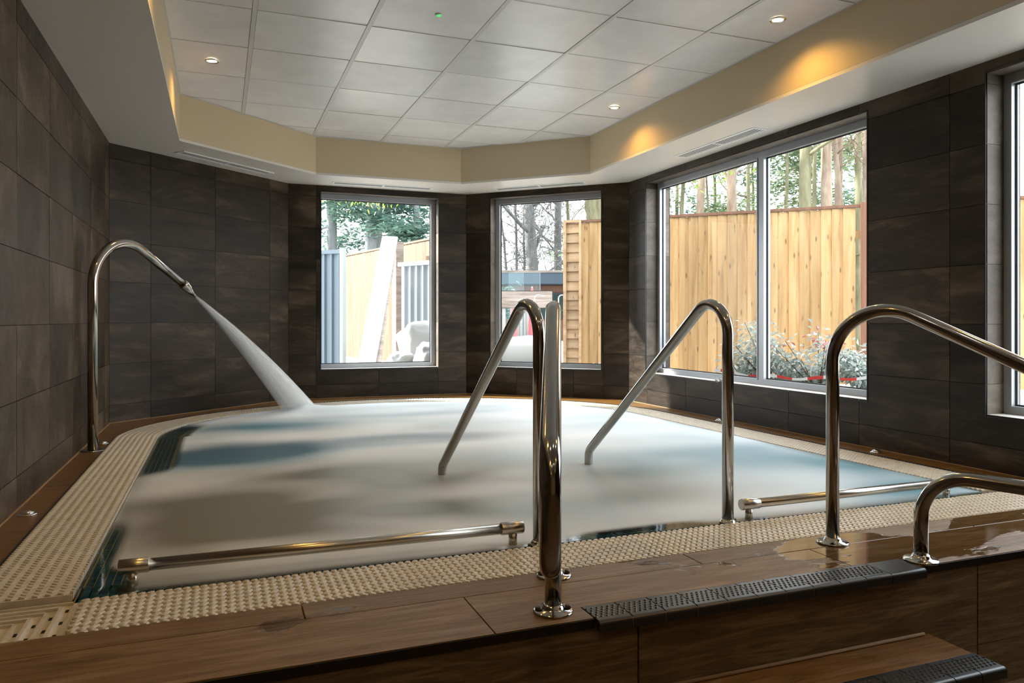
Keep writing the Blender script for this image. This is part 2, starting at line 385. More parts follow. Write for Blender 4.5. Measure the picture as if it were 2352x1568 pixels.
def window(name, p0, p1, sa, sb, mull=(), fa=.036, fb=.036):
    """window in the wall p0->p1 (same frame as wall())"""
    d = Vector((p1[0]-p0[0], p1[1]-p0[1], 0)); rz = math.atan2(d.y, d.x)
    D0, D1 = -.125, -.185; fw = .032; fh = .040
    b = MB()
    def bar(x0, x1, z0, z1):
        b.box(x0, x1, D1, D0, z0, z1)
    bar(sa, sa+fa, ZW0, ZW1); bar(sb-fb, sb, ZW0, ZW1); bar(sa+fa, sb-fb, ZW0, ZW0+fw); bar(sa+fa, sb-fb, ZW1-fh, ZW1)
    edges = [sa+fa]
    for c in mull: bar(c-.03, c+.03, ZW0+fw, ZW1-fh); edges += [c-.03, c+.03]
    edges.append(sb-fb)
    w = b.build(name, M_['alu'], None, 'structure'); w.location = (*p0, 0); w.rotation_euler = (0, 0, rz)
    for i in range(0, len(edges), 2):
        a, c = edges[i], edges[i+1]; q = MB(); t = .009
        for r in ((a, a+t, ZW0+fw, ZW1-fh), (c-t, c, ZW0+fw, ZW1-fh), (a+t, c-t, ZW0+fw, ZW0+fw+t), (a+t, c-t, ZW1-fh-t, ZW1-fh)):
            q.box(r[0], r[1], D0-.022, D0+.006, r[2], r[3])
        q.build('glazing_bead', M_['alu'], w)
        q = MB(); t2 = t+.008
        for r in ((a+t, a+t2, ZW0+fw+t, ZW1-fh-t), (c-t2, c-t, ZW0+fw+t, ZW1-fh-t), (a+t2, c-t2, ZW0+fw+t, ZW0+fw+t2), (a+t2, c-t2, ZW1-fh-t2, ZW1-fh-t)):
            q.box(r[0], r[1], D0-.03, D0-.022, r[2], r[3])
        q.build('gasket', M_['gasket'], w)
        MB().box(a, c, D0-.036, D0-.030, ZW0+fw, ZW1-fh).build('glass_pane', M_['glass'], w)
    # lining of the reveal
    z = ZW0; rows = [r for r in ROWS if ZW0+.05 < r < ZW1-.02]; zz = [ZW0]+rows+[ZW1]
    for k in range(len(zz)-1):
        for x0, x1 in ((sa-.008, sa), (sb, sb+.008)):
            t = MB().box(x0, x1, D1-.06, -.001, -(zz[k+1]-zz[k])/2+.001, (zz[k+1]-zz[k])/2-.001)
            o = t.build('reveal_tile', M_['tile_reveal'], w); o.location = (0, 0, (zz[k]+zz[k+1])/2)
    n = max(1, round((sb-sa)/.6)); st = (sb-sa)/n
    for k in range(n):
        t = MB().box(-st/2+.001, st/2-.001, D1-.06, -.001, ZW1, ZW1+.008); o = t.build('reveal_tile', M_['tile_reveal'], w); o.location = (sa+st*(k+.5), 0, 0)
    MB().box(sa, sb, D1-.12, D0-.001, ZW0-.008, ZW0-.0005).build('outer_sill', M_['alu'], w)
    sl = MB().box(sa, sb, D0+.002, -.001, ZW0-.008, ZW0).build('sill', M_['sill'], w)
    tb = MB(); e = .007
    for r in ((sa-e, sa, ZW0-e, ZW1+e), (sb, sb+e, ZW0-e, ZW1+e), (sa, sb, ZW0-e, ZW0-.0085), (sa, sb, ZW1+.0085, ZW1+.0085+e)):
        if r[3]-r[2] < .002: continue
        tb.box(r[0], r[1], -.004, .0025, r[2], r[3])
    tb.box(sa-e, sb+e, -.004, .0025, ZW0-.014, ZW0-.0085)
    tb.build('edge_trim', M_['black_trim'], w)
    return w
window('window_1', P3, P2, 2.355-2.06, 2.355-.9, fb=.006)
window('window_2', P4, P3, sd_(3.369), sd_(2.548), fa=.008)
window('window_3', (P4[0], YB), P4, 3.40-YB, 5.882-YB, (4.49-YB,), fa=.02)
window('window_4', (P4[0], YB), P4, 1.20-YB, 2.656-YB)

# roof, soffit, bulkhead
OUT = [(-1.05, YB-.3), (3.86, YB-.3), (3.86, 6.32), (2.48, 7.70), (.48, 7.70), (-1.05, 6.30)]
MB().prism(OUT, ZC+.12, ZC+.3).build('roof', M_['plain_white'], None, 'structure')
Q = [(-.27, -3.0), (3.03, -3.0), (3.045, 5.96), (2.13, 6.85), (.79, 6.86), (-.272, 5.92)]       # bulkhead outline
WALLP = [(-.75, YB), (3.56, YB), P4, P3, P2, P1]
sf = MB()
pairs = [(0,0),(1,1),(2,2),(3,3),(4,4),(5,5)]
for i in range(6):
    j = (i+1) % 6; sf.prism([WALLP[i], WALLP[j], Q[j], Q[i]], ZS, ZS+.02)
sf.build('trim_1', M_['soffit'], None, 'structure')
bh = MB()
cx_ = sum(q[0] for q in Q)/6; cy_ = sum(q[1] for q in Q)/6
def off(q, d):
    v = Vector((q[0]-cx_, q[1]-cy_)); return (q[0]+v.x/v.length*d, q[1]+v.y/v.length*d)
QO = [off(q, .02) for q in Q]
for i in range(6):
    j = (i+1) % 6; bh.prism([Q[i], Q[j], QO[j], QO[i]], ZS+.021, ZC+.1)
bh.build('trim_2', M_['beige'], None, 'structure')
# ceiling grid and panels
cl = MB().prism([off(q, .3) for q in Q], ZC+.03, ZC+.10).build('ceiling', M_['dark_void'], None, 'structure')
def clip(poly, a, b, c):       # keep a*x+b*y<=c
    out = []
    for i in range(len(poly)):
        p, q = poly[i], poly[(i+1) % len(poly)]; dp, dq = a*p[0]+b*p[1]-c, a*q[0]+b*q[1]-c
        if dp <= 0: out.append(p)
        if dp*dq < 0: t = dp/(dp-dq); out.append((p[0]+(q[0]-p[0])*t, p[1]+(q[1]-p[1])*t))
    return out
def clipQ(poly):
    for i in range(6):
        p, q = Q[i], Q[(i+1) % 6]; a, b = q[1]-p[1], -(q[0]-p[0]); poly = clip(poly, a, b, a*p[0]+b*p[1])
        if len(poly) < 3: return []
    return poly
def area(p): return abs(sum(p[i][0]*p[(i+1) % len(p)][1]-p[(i+1) % len(p)][0]*p[i][1] for i in range(len(p))))/2
gx = [.17+.6*k for k in range(-2, 7)]; gy = [4.17+.6*k for k in range(-13, 6)]
e = .0145; rp = rnd(5)
for i in range(len(gx)-1):
    for j in range(len(gy)-1):
        ex_, ey_ = .0137, .0098
        p = clipQ([(gx[i]+ex_, gy[j]+ey_), (gx[i+1]-ex_, gy[j]+ey_), (gx[i+1]-ex_, gy[j+1]-ey_), (gx[i]+ex_, gy[j+1]-ey_)])
        if len(p) < 3 or area(p) < .002: continue
        mx_, my_ = gx[i]+.3, gy[j]+.3
        dz = rp.uniform(-.0015, .0015)
        o = MB().prism([(a-mx_, b-my_) for a, b in p], ZC-.001+dz, ZC+.012).build('ceiling_panel', M_['panel'], cl); o.location = (mx_, my_, 0)
for x in gx:
    p = clipQ([(x-.012, -4), (x+.012, -4), (x+.012, 9), (x-.012, 9)])
    if len(p) > 2: MB().prism(p, ZC-.004, ZC+.03).build('grid_bar', M_['tbar'], cl)
for j, y in enumerate(gy):
    for i in range(len(gx)-1):
        p = clipQ([(gx[i]+.0125, y-.008), (gx[i+1]-.0125, y-.008), (gx[i+1]-.0125, y+.008), (gx[i]+.0125, y+.008)])
        if len(p) > 2 and area(p) > .0005: MB().prism(p, ZC+.001, ZC+.03).build('grid_bar', M_['tbar'], cl)
ea = MB()
for i in range(6):
    j = (i+1) % 6; QI = [off(q, -.02) for q in Q]
    ea.prism([Q[i], Q[j], QI[j], QI[i]], ZC-.0045, ZC-.0033)
ea.build('edge_angle', M_['tbar'], cl)

# ------------------------------------------------------------------ deck, steps, floor
MB().box(-.75, 3.56, YB, 1.72, ZF-.08, ZF).build('floor', M_['floor'], None, 'structure')
CXE, CYE = 1.385, 5.3
def contour(off_, n=72):
    """pool contour, off_=0 outer grate edge; returns points from near-left round the back to near-right"""
    rx, ry = 2.0-off_, 1.8-off_
    pts = [(CXE-rx, 2.07+off_)]
    for k in range(n+1):
        a = PI-PI*k/n; pts.append((CXE+rx*math.cos(a), CYE+ry*math.sin(a)))
    pts.append((CXE+rx, 2.07+off_)); return pts
lc = contour(-.016, 60)
ledge = MB(); 
# ledge round the pool between the grate and the walls
lf = thing('pool_ledge', 'narrow ledge of brown tiles along the foot of the walls behind the white drain grate', 'ledge')
lf['kind'] = 'structure'
def seg_of(pts, x0=None):
    return pts
def lprism(poly):
    mx_ = sum(p[0] for p in poly)/len(poly); my_ = sum(p[1] for p in poly)/len(poly)
    o = MB().prism([(a-mx_, b-my_) for a, b in poly], -.012, 0).build('tile', M_['ledge'], lf); o.location = (mx_, my_, 0)
ys = [2.075, 2.72, 3.92, 5.12, 5.3]
XL, XR = CXE-2.016, CXE+2.016
for a, b_ in zip(ys, ys[1:]):
    lprism([(-.75, a+.001), (XL, a+.001), (XL, b_-.002), (-.75, b_-.002)]); lprism([(XR, a+.001), (3.56, a+.001), (3.56, b_-.002), (XR, b_-.002)])
arc = lc[1:-1]
def arcpart(i0, i1, wl_): lprism(arc[i0:i1+1]+wl_)
arcpart(0, 16, [(-.075, 6.78), P1, (-.75, 5.302)])
arcpart(16, 24, [P2, (-.072, 6.783)])
arcpart(24, 34, [(1.6, 7.39), (P2[0]+.002, 7.39)])
arcpart(34, 42, [P3, (1.602, 7.39)])
arcpart(42, 50, [(2.96, 6.782), (P3[0]+.002, 7.388)])
arcpart(50, 60, [(3.56, 5.302), P4, (2.963, 6.779)])
gl_ = MB()                                                # light grout line at the foot of the wall
WP = [(-.75, 2.08), P1, P2, P3, P4, (3.56, 2.08)]
for a, b_ in zip(WP, WP[1:]):
    d = (Vector(b_)-Vector(a)).normalized(); nn = Vector((d.y, -d.x))*.006
    gl_.prism([a, b_, (b_[0]+nn.x, b_[1]+nn.y), (a[0]+nn.x, a[1]+nn.y)], 0, .004)
gl_.build('grout_line', M_['deck_grout'], lf)
# steel edge following the contour
def ribbon(o0, o1, z0, z1, n=72, inset_near=True):
    A, B = contour(o0, n), contour(o1, n); r = MB(); m_ = len(A)
    vs = [(p[0], p[1], z1) for p in A]+[(p[0], p[1], z1) for p in B]+[(p[0], p[1], z0) for p in A]+[(p[0], p[1], z0) for p in B]
    fs = []
    for i in range(m_-1):
        fs += [(i, i+1, m_+i+1, m_+i), (2*m_+i, i+2*m_+1, i+1, i)[::1], (m_+i, m_+i+1, 3*m_+i+1, 3*m_+i)]
    r.add(vs, fs); return r
ribbon(-.015, -.002, -.03, .003).build('steel_edge', M_['edge_steel'], lf)

fd = thing('pool_deck', 'brown wood look tiled deck in front of the pool with a dark edge', 'deck'); fd['kind'] = 'structure'
g = .002
def dtile(x0, x1, y0, y1, m, name='tile', z0=-.012, z1=0, parent=None):
    o = MB().cbox(-(x1-x0)/2+g, (x1-x0)/2-g, -(y1-y0)/2+g, (y1-y0)/2-g, z0, z1, .0012).build(name, m, parent or fd); o.location = ((x0+x1)/2, (y0+y1)/2, 0); return o
JB = [-.75, .199, 1.385, 2.56, 3.56]
for a, b_ in zip(JB, JB[1:]): dtile(a, b_, 1.955, 2.066, M_['deck'])
JF = [-.75, -.57, .615, 1.80, 2.99, 3.56]
NX0, NX1 = .88, 1.99
for a, b_ in zip(JF, JF[1:]):                              # front row is cut back where the nosing tiles lie
    segs = [(a, b_)]
    t = MB(); cxm, cym = (a+b_)/2, 1.85
    if b_ <= NX0 or a >= NX1: parts_ = [[(a+g, 1.70), (b_-g, 1.70), (b_-g, 1.955-g), (a+g, 1.955-g)]]
    else:
        lo, hi = max(a, NX0), min(b_, NX1)
        poly = [(a+g, 1.955-g)]
        poly += [(a+g, 1.70), (lo-g, 1.70), (lo-g, 1.775+g)] if a < NX0 else [(a+g, 1.775+g)]
        poly += [(hi+g, 1.775+g), (hi+g, 1.70), (b_-g, 1.70)] if b_ > NX1 else [(b_-g, 1.775+g)]
        poly += [(b_-g, 1.955-g)]
        parts_ = [poly]
    for p in parts_: t.prism([(x-cxm, y-cym) for x, y in p], -.012, 0)
    o = t.build('tile', M_['deck'], fd); o.location = (cxm, cym, 0)
MB().box(-.75, 3.56, 1.715, 2.068, -.30, -.0122).build('screed', M_['deck_grout'], fd)
MB().box(-.75, NX0, 1.698, 1.7145, -.024, -.0125).build('edge_strip', M_['black_trim'], fd)
MB().box(NX1, 3.56, 1.698, 1.7145, -.024, -.0125).build('edge_strip', M_['black_trim'], fd)
MB().box(-.75, NX0-.002, 1.6955, 1.6995, -.024, -.002).build('edge_strip', M_['black_trim'], fd)
MB().box(NX1+.002, 3.56, 1.6955, 1.6995, -.024, -.002).build('edge_strip', M_['black_trim'], fd)
def nosing_mesh(w, depth, pattern, ridge=.0012):
    t = MB(); n = 6; pr = []
    # rounded front profile (y, z)
    pr = [(depth, -.012), (depth, 0), (.012, 0)]
    for k in range(1, n+1):
        a = PI/2*k/n; pr.append((.012-.012*math.sin(a), -.012+.012*math.cos(a)))
    pr += [(0, -.028), (.018, -.028), (.018, -.012)]
    m_ = len(pr); vs = [(-w/2, y, z) for y, z in pr]+[(w/2, y, z) for y, z in pr]
    fs = [(i, (i+1) % m_, (i+1) % m_+m_, i+m_) for i in range(m_)]
    t.add(vs, fs); tri = tessellate_polygon([[Vector((y, z, 0)) for y, z in pr]])
    t.add(vs, [tuple(x) for x in tri]+[tuple(i+m_ for i in x) for x in tri])
    if pattern:
        nx, ny = 6, 5
        for i in range(nx):
            for j in range(ny):
                cx0 = -w/2+w*(i+.5+(.25 if j % 2 else -.25))/nx; cy0 = .022+(depth-.034)*(j+.5)/ny
                a, c = w/nx*.36, (depth-.034)/ny*.40
                t.add([(cx0-a, cy0, 0), (cx0, cy0-c, 0), (cx0+a, cy0, 0), (cx0, cy0+c, 0), (cx0-a*.5, cy0, ridge), (cx0, cy0-c*.5, ridge), (cx0+a*.5, cy0, ridge), (cx0, cy0+c*.5, ridge)],
                      [(0,1,5,4),(1,2,6,5),(2,3,7,6),(3,0,4,7),(4,5,6,7)])
    return t
ns = thing('step_nosing', 'row of black ribbed nosing tiles along the front edge of the pool deck', 'nosing')
pitch = .0972; me = nosing_mesh(pitch-.0034, .103, True, .0024).mesh('nosing_tile'); me.materials.append(M_['nosing'])
for k in range(10): put('nosing_tile', me, None, ns, loc=(NX0+pitch*(k+.5), 1.672, .0005))
nosing_mesh(.136, .103, False).build('nosing_tile', M_['nosing'], ns).location = (NX0+pitch*10+.069, 1.672, .0005)
MB().box(NX0+.004, NX1-.004, 1.6745, 1.772, -.026, -.0035).build('joint_fill', M_['deck_grout'], ns)
# riser below the deck
rs = thing('step_riser', 'vertical face of brown wood look tiles below the deck edge', 'riser'); rs['kind'] = 'structure'
for z0, z1 in ((-.279, -.0265), (-.42, -.281)):
    for a, b_ in zip([-.75, -.19, 1.007, 2.24, 3.44], [-.19, 1.007, 2.24, 3.44, 3.56]):
        o = MB().box(-(b_-a)/2+.003, (b_-a)/2-.003, 1.700, 1.7105, -(z1-z0)/2, (z1-z0)/2).build('tile', M_['riser'], rs); o.location = ((a+b_)/2, 0, (z0+z1)/2)
MB().box(-.75, 3.56, 1.7115, 1.7145, -.42, -.024).build('grout_bed', M_['deck_grout'], rs)
# lower step
SX1 = 2.03; sp = thing('lower_step', 'lower brown tiled step with black studded nosing tiles below the deck', 'step')
MB().cbox(.62, SX1-.005, 1.553, 1.697, -.222, -.21, .001).build('tread_tile', M_['tread'], sp)
MB().box(.62, SX1-.012, 1.462, 1.698, ZF+.001, -.2225).build('riser_tile', M_['riser'], sp)
pth = [(.62, 1.6925, -.2055), (SX1-.03, 1.6925, -.2055)]
MB().tube(pth, .0055, 8).build('grout_fillet', M_['deck_grout'], sp)
me2 = nosing_mesh(pitch-.0034, .100, True, .0028).mesh('nosing_tile'); me2.materials.append(M_['nosing'])
for k in range(14): put('nosing_tile', me2, None, sp, loc=(SX1-pitch*(k+.5), 1.451, -.2095))

# ------------------------------------------------------------------ overflow grate of zigzag bars
def bar_mesh(ln, w, gap=.0046, teeth=8, amp=.0058, per=4):
    n = teeth*per; hw = w/2-gap/2; vs = []; fs = []
    for i in range(n+1):
        y = ln*i/n; ph = 2*PI*i/per; dx = amp*math.sin(ph); up = .0007*abs(math.cos(ph/2))
        vs += [(-hw+dx, y, -.022), (-hw+dx, y, -.0042), (-hw*.72+dx, y, -.0008), (0, y, .0002), (hw*.72+dx, y, -.0008), (hw+dx, y, -.0042), (hw+dx, y, -.022)]
    for i in range(n):
        for k in range(6): a = i*7+k; fs.append((a, a+7, a+8, a+1)[::-1])
    m_ = MB(); m_.add(vs, fs, False); m_.add(vs, [(0,1,2,3,4,5,6), tuple(n*7+k for k in reversed(range(7)))], False)
    m_.sm = [False]*len(m_.sm)
    return m_
BP = .0226; GL = .242
bm_ = bar_mesh(GL, BP); bme = bm_.mesh('grate_bar'); bme.materials.append(M_['grate'])
gr = thing('overflow_grate', 'cream plastic overflow grate of zigzag bars framing the pool', 'grate')
nb = 0
x = -.335
while x < 3.372:
    put('grate_bar', bme, None, gr, loc=(x, 2.0705, 0)); x += BP; nb += 1
RAISE = .012; y = 2.352
while nb < 300 and y < CYE-.01:
    put('grate_bar', bme, None, gr, loc=(CXE-2.0+.001, y, RAISE), rot=(0, 0, -PI/2)); y += BP; nb += 1
# everything that remains: rest of the left strip, the curve and the right strip, joined
R = MB()
def addbar(p, ang, sx=1., z=0, ln=1.):
    Mx = Matrix.Translation((p[0], p[1], z)) @ Matrix.Rotation(ang, 4, 'Z') @ Matrix.Diagonal((sx, ln, 1, 1))
    R.add([Mx @ Vector(v) for v in bm_.v], bm_.f)
while y < CYE-.008: addbar((CXE-2.0+.001, y), -PI/2, 1, RAISE); y += BP
A = contour(0, 2000)[1:-1]; a0 = 0; acc = 0
mids = contour(GL/2, 2000)[1:-1]; inn = contour(GL, 2000)[1:-1]
for i in range(1, len(mids)):
    acc += math.hypot(mids[i][0]-mids[i-1][0], mids[i][1]-mids[i-1][1])
    if acc >= BP*(a0+.5):
        a0 += 1; o_, n_ = A[i], inn[i]; d = Vector((n_[0]-o_[0], n_[1]-o_[1])); zz = RAISE*max(0, 1-a0/40)
        addbar(o_, math.atan2(d.y, d.x)-PI/2, 1.0, zz, d.length/GL)
y = CYE-.012
while y > 2.36: addbar((CXE+2.0-.001, y), PI/2); y -= BP
y = 3.1
R.build('grate_bars', M_['grate'], gr, 'stuff')
MB().box(CXE-2.0, CXE-2.0+GL, 2.3345, 2.3395, -.018, .008).build('end_bar', M_['grate'], gr)
# mitred corner piece of straight ribs
x0, x1, y0, y1 = CXE-2.0, CXE-2.0+GL+.035, 2.072, 2.332
cp = MB(); cp.box(x0, x1-.012, y0, y1-.006, -.024, -.014)
def rib(p, q, w=.004, z0=-.014, z1=-.003):
    d = (Vector(q)-Vector(p)); l_ = d.length; d.normalize(); nn = Vector((-d.y, d.x))*w/2
    P_, Q_ = Vector(p), Vector(q)
    cp.prism([tuple(P_+nn), tuple(P_-nn), tuple(Q_-nn), tuple(Q_+nn)], z0, z1)
n = 9
for k in range(n):
    t = (k+.5)/n
    rib((x0, y1-(y1-y0)*t*.98-.004), (x0+(x1-x0-.02)*(1-t)+.006, y1-(y1-y0)*t*.98-.004), .010 if k % 2 else .006, -.014, -.006)
    xx = x0+(x1-x0-.01)*(k+.6)/n
    rib((xx, y0), (xx, y0+(y1-y0-.01)*((k+.6)/n)), .009, -.014, -.004 if k % 2 else -.0085)
cp.build('corner_piece', M_['grate'], gr)
cs = MB()
for k in range(1, n):
    xx = x0+(x1-x0-.01)*(k+.1)/n
    for q in range(3):
        yy = y0+.018+q*.085+(k % 2)*.04
        if yy+.02 < y0+(y1-y0)*((k)/n): cs.box(xx-.004, xx+.004, yy, yy+.020, -.0140, -.0135)
cs.build('drain_slot', M_['dark_void'], gr)
ribbon(.0, GL+.002, -.10, -.034).build('drain_channel', M_['channel'], gr)

# ------------------------------------------------------------------ pool: basin, mosaic rim, water
pb = thing('pool_basin', 'sunken pool basin lined with blue mosaic tiles around its rim', 'pool'); pb['kind'] = 'structure'
IN = .248
ribbon(IN, IN+.135, -.06, -.0150).build('rim_bed', M_['mosaic_grout'], pb)
ribbon(IN+.1345, IN+.15, -1.0, -.0152).build('basin_wall', M_['pool_wall'], pb)
MB().prism(contour(.1), -1.05, -1.0).build('basin_floor', M_['pool_wall'], pb)
nm = MB(); nm.box(XL+.26, XR-.26, 2.315, 2.325, -.3, -.015); nm.box(XL+.3, XR-.3, 2.448, 2.46, -1, -.0155); nm.box(XL+.26, XR-.26, 2.325, 2.45, -.06, -.0150)
nm.build('near_rim', M_['mosaic_grout'], pb)
mt = MB(); mt.cbox(-.0103, .0103, -.0103, .0103, -.004, .0022, .001); mme = mt.mesh('mosaic_tile'); mme.materials.append(M_['mosaic'])
mp_ = []
TL, TW = .0235, .0235
for r in range(5):                                        # near strip then left strip, nearest pieces first
    for k in range(128): mp_.append((2.328+.013+TL*r, -.350+TW*k, 1))
left = []
for k in range(122):
    for r in range(5): left.append((-.362+.0118+TL*r, 2.4615+TW*k, 0))
near = [(c[1], c[0], PI/2) for c in mp_ if c[1] < .30]; near2 = [(c[1], c[0], PI/2) for c in mp_ if c[1] >= .30]
left = [(a, b_, 0) for a, b_, _ in left]
allm = near+left[:150]; allm = allm[:298]; rest = near2+left[150:]+(near+left[:150])[298:]
for (a, b_, rz) in allm: put('mosaic_tile', mme, None, pb, loc=(a, b_, -.0155), rot=(0, 0, rz))
rm = MB()
for (a, b_, rz) in rest:
    Mx = Matrix.Translation((a, b_, -.0155)) @ Matrix.Rotation(rz, 4, 'Z'); rm.add([Mx @ Vector(v) for v in mt.v], mt.f)
cA, cB = [contour(IN+.012+TL*r, 600) for r in range(5)], None
for r in range(5):
    pts = cA[r][1:-1]; acc = 0
    for i in range(1, len(pts)):
        acc += math.hypot(pts[i][0]-pts[i-1][0], pts[i][1]-pts[i-1][1])
        if acc >= TW:
            acc = 0; d = (pts[i][0]-pts[i-1][0], pts[i][1]-pts[i-1][1])
            Mx = Matrix.Translation((pts[i][0], pts[i][1], -.0155)) @ Matrix.Rotation(math.atan2(d[1], d[0])-PI/2, 4, 'Z'); rm.add([Mx @ Vector(v) for v in mt.v], mt.f)
rm.build('mosaic_tiles', M_['mosaic'], pb, 'stuff')

# water surface: foam coverage is stored per vertex (attribute 'foam' and 'cover')
BLOBS = [ # x, y, rx, ry, depth of blue in the foam
    (.09, 4.50, .42, .30, .95, 0), (.30, 5.55, .50, .26, .75, 1), (.05, 3.12, .36, .36, .92, 2), (.70, 3.62, .46, .34, .95, 2), (.62, 2.98, .30, .26, .75, 2),
    (1.0, 4.65, .55, .18, .5, 0), (1.75, 2.95, .40, .35, .7, 2), (2.76, 3.38, .40, .45, .55, 1), (3.0, 3.0, .22, .4, .5, 1), (2.9, 2.50, .30, .12, .75, 1),
    (1.35, 3.9, .5, .25, .3, 1), (2.2, 3.2, .5, .35, .35, 1), (1.2, 2.75, .35, .2, .35, 1), (-.1, 2.6, .1, .16, .3, 2), (1.3, 5.9, .8, .12, .35, 1)]
def water():
    rx, ry = 2.0-IN+.002, 1.8-IN+.002; nx, ny = 220, 270
    X0, X1, Y0, Y1 = CXE-rx, CXE+rx, 2.3275, CYE+ry
    vs = []; cov = []; blue = []; hue = []; idx = {}
    for j in range(ny+1):
        y = Y0+(Y1-Y0)*j/ny
        half = rx if y < CYE else rx*math.sqrt(max(1e-6, 1-((y-CYE)/ry)**2))
        for i in range(nx+1):
            x = CXE-half+2*half*i/nx
            de = min((half-abs(x-CXE)), y-Y0, (1-math.sqrt(((x-CXE)/rx)**2+((y-CYE)/ry)**2))*1.5 if y > CYE else 9)
            nzv = noise.noise(Vector((x*1.3, y*1.1, 0)))+.5*noise.noise(Vector((x*3.1, y*2.3, 4)))
            n2 = noise.noise(Vector((x*.9+7, y*1.4, 2)))
            amp = min(1, de/.35)
            z = -.004+amp*(.005*nzv+.005*max(0, n2)+.008)
            dj = math.hypot(x-.68, y-6.65); z += .035*math.exp(-(dj/.16)**2)
            c = .62+de/.12*.5+.35*nzv*min(1, max(0, 1-de/.3))
            def sm(v): v = max(0, min(1, v)); return v*v*(3-2*v)
            ex = 1.5*sm((.10-x)/.25)*sm((y-3.95)/.45)*sm((6.0-y)/.5)*sm((.21-de)/.10)        # bare rim beside the far left grate
            ex += 1.5*sm((-.20-x)/.10)*sm((2.62-y)/.16)+.9*sm((-.285-x)/.05)*sm((3.3-y)/.5)        # near left corner
            ex += .95*sm((.11-de)/.07)*sm((x-1.0)/.3)*sm((1.75-x)/.2)*sm((2.6-y)/.1)+.45*sm((.05-de)/.05)*sm((2.6-y)/.1)
            c -= ex
            c = max(0, min(1, c)); c = c*c*(3-2*c)
            b_ = 0; h = 0; ws = 1e-4
            for (bx, by, ax, ay, am, hh) in BLOBS:
                q = ((x-bx)/ax)**2+((y-by)/ay)**2
                if q < 9:
                    g_ = am*math.exp(-q*q*.35 if hh == 0 else -q*.75); b_ = 1-(1-b_)*(1-g_); h += hh*g_; ws += g_
            wob = noise.noise(Vector((x*1.1+3, y*2.6, 9)))
            wob2 = noise.noise(Vector((x*.55+1, y*1.5, 5)))
            wob3 = noise.noise(Vector((x*2.3+wob*.8, y*2.9+wob2*.8, 11)))
            lf_ = max(0, min(1, (1.6-x)/1.2))*max(0, min(1, (5.4-y)/1.5))
            b_ = max(0, min(1, .10+.20*max(0, min(1, (5.0-y)/2.2))+.14*lf_+b_*.92+.28*wob*(.5+b_)+.24*wob2+(.12+.30*lf_)*wob3)); h += .35*lf_*2; ws += .35*lf_
            vs.append((x, y, z)); cov.append(c); blue.append(b_); hue.append(h/ws/2 if ws > .01 else .5)
    fs = [(j*(nx+1)+i, j*(nx+1)+i+1, (j+1)*(nx+1)+i+1, (j+1)*(nx+1)+i) for j in range(ny) for i in range(nx)]
    m_ = MB(); m_.add(vs, fs, True); me = m_.mesh('pool_water')
    for nm_, dat in (('cover', cov), ('blue', blue), ('hue', hue)):
        at_ = me.attributes.new(nm_, 'FLOAT', 'POINT'); at_.data.foreach_set('value', dat)
    return me
m = M_['water'] = mat('foaming_pool_water', (.7,.74,.76), .3)
ab, ac, ah = N(m, 'Attribute', attribute_name='blue'), N(m, 'Attribute', attribute_name='cover'), N(m, 'Attribute', attribute_name='hue')
deep = ramp(m, ah.outputs['Fac'], [(.0, (.075,.125,.20)), (.5, (.10,.27,.36)), (1, (.22,.215,.18))])
foam = (.88,.925,.965)
col = mixc(m, ab.outputs['Fac'], foam, deep); L(m, col, bsdf(m).inputs['Base Color'])
L(m, ramp(m, ab.outputs['Fac'], [(0, (.62,)*3), (1, (.40,)*3)]), bsdf(m).inputs['Roughness'])
out = [x for x in m.node_tree.nodes if x.type == 'OUTPUT_MATERIAL'][0]
tr = N(m, 'BsdfTransparent'); tr.inputs[0].default_value = (.72,.86,.90,1); gl = N(m, 'BsdfGlossy'); gl.inputs['Roughness'].default_value = .04
fr = N(m, 'Fresnel', IOR=1.33); m1 = N(m, 'MixShader'); L(m, fr.outputs[0], m1.inputs[0]); L(m, tr.outputs[0], m1.inputs[1]); L(m, gl.outputs[0], m1.inputs[2])
m2 = N(m, 'MixShader'); L(m, ac.outputs['Fac'], m2.inputs[0]); L(m, m1.outputs[0], m2.inputs[1]); L(m, bsdf(m).outputs[0], m2.inputs[2]); L(m, m2.outputs[0], out.inputs[0])
pw = put('pool_water', water(), M_['water']); tag(pw, 'foaming bluish white pool water with dark blue patches', 'water', kind='stuff')

# ------------------------------------------------------------------ rails
TR = .0213
def flange(parent, x, y, z=0, r=.052, bolts=False, a0=0, m=None):
    f = MB().lathe([(r, 0), (r, .004), (r-.003, .007), (.030, .008), (.027, .016), (TR+.001, .022)], x, y, z, 32).build('base_flange', m or M_['steel'], parent)
    if bolts:
        for k in range(2):
            a = a0+PI*k; bx, by = x+math.cos(a)*.040, y+math.sin(a)*.040
            MB().lathe([(.0085, 0), (.0085, .007), (.006, .010)], bx, by, z+.006, 6).build('bolt', M_['bolt'], f)
    return f
def pool_rail(x, y0, pk, slope, yl, label):
    t = thing('grab_rail', label, 'handrail', (x, y0, 0), group=None)
    zc = pk
    pts = [(0, 0, -.0145), (0, 0, zc), (0, yl-y0, zc-slope*(yl-y0)), (0, yl-y0, -.30)]
    MB().tube(fillet(pts, [.115, .05]), TR, 20).build('tube', M_['steel'], t)
    flange(t, 0, 0, -.0125, .050, True, .3)
    return t
pool_rail(1.005, 2.345, .917, .733, 3.535, 'tall steel grab rail sloping into the foam, left one, beside the end on stair rail')
pool_rail(1.772, 2.343, .925, .742, 3.487, 'tall steel grab rail sloping into the foam in front of the wide window')
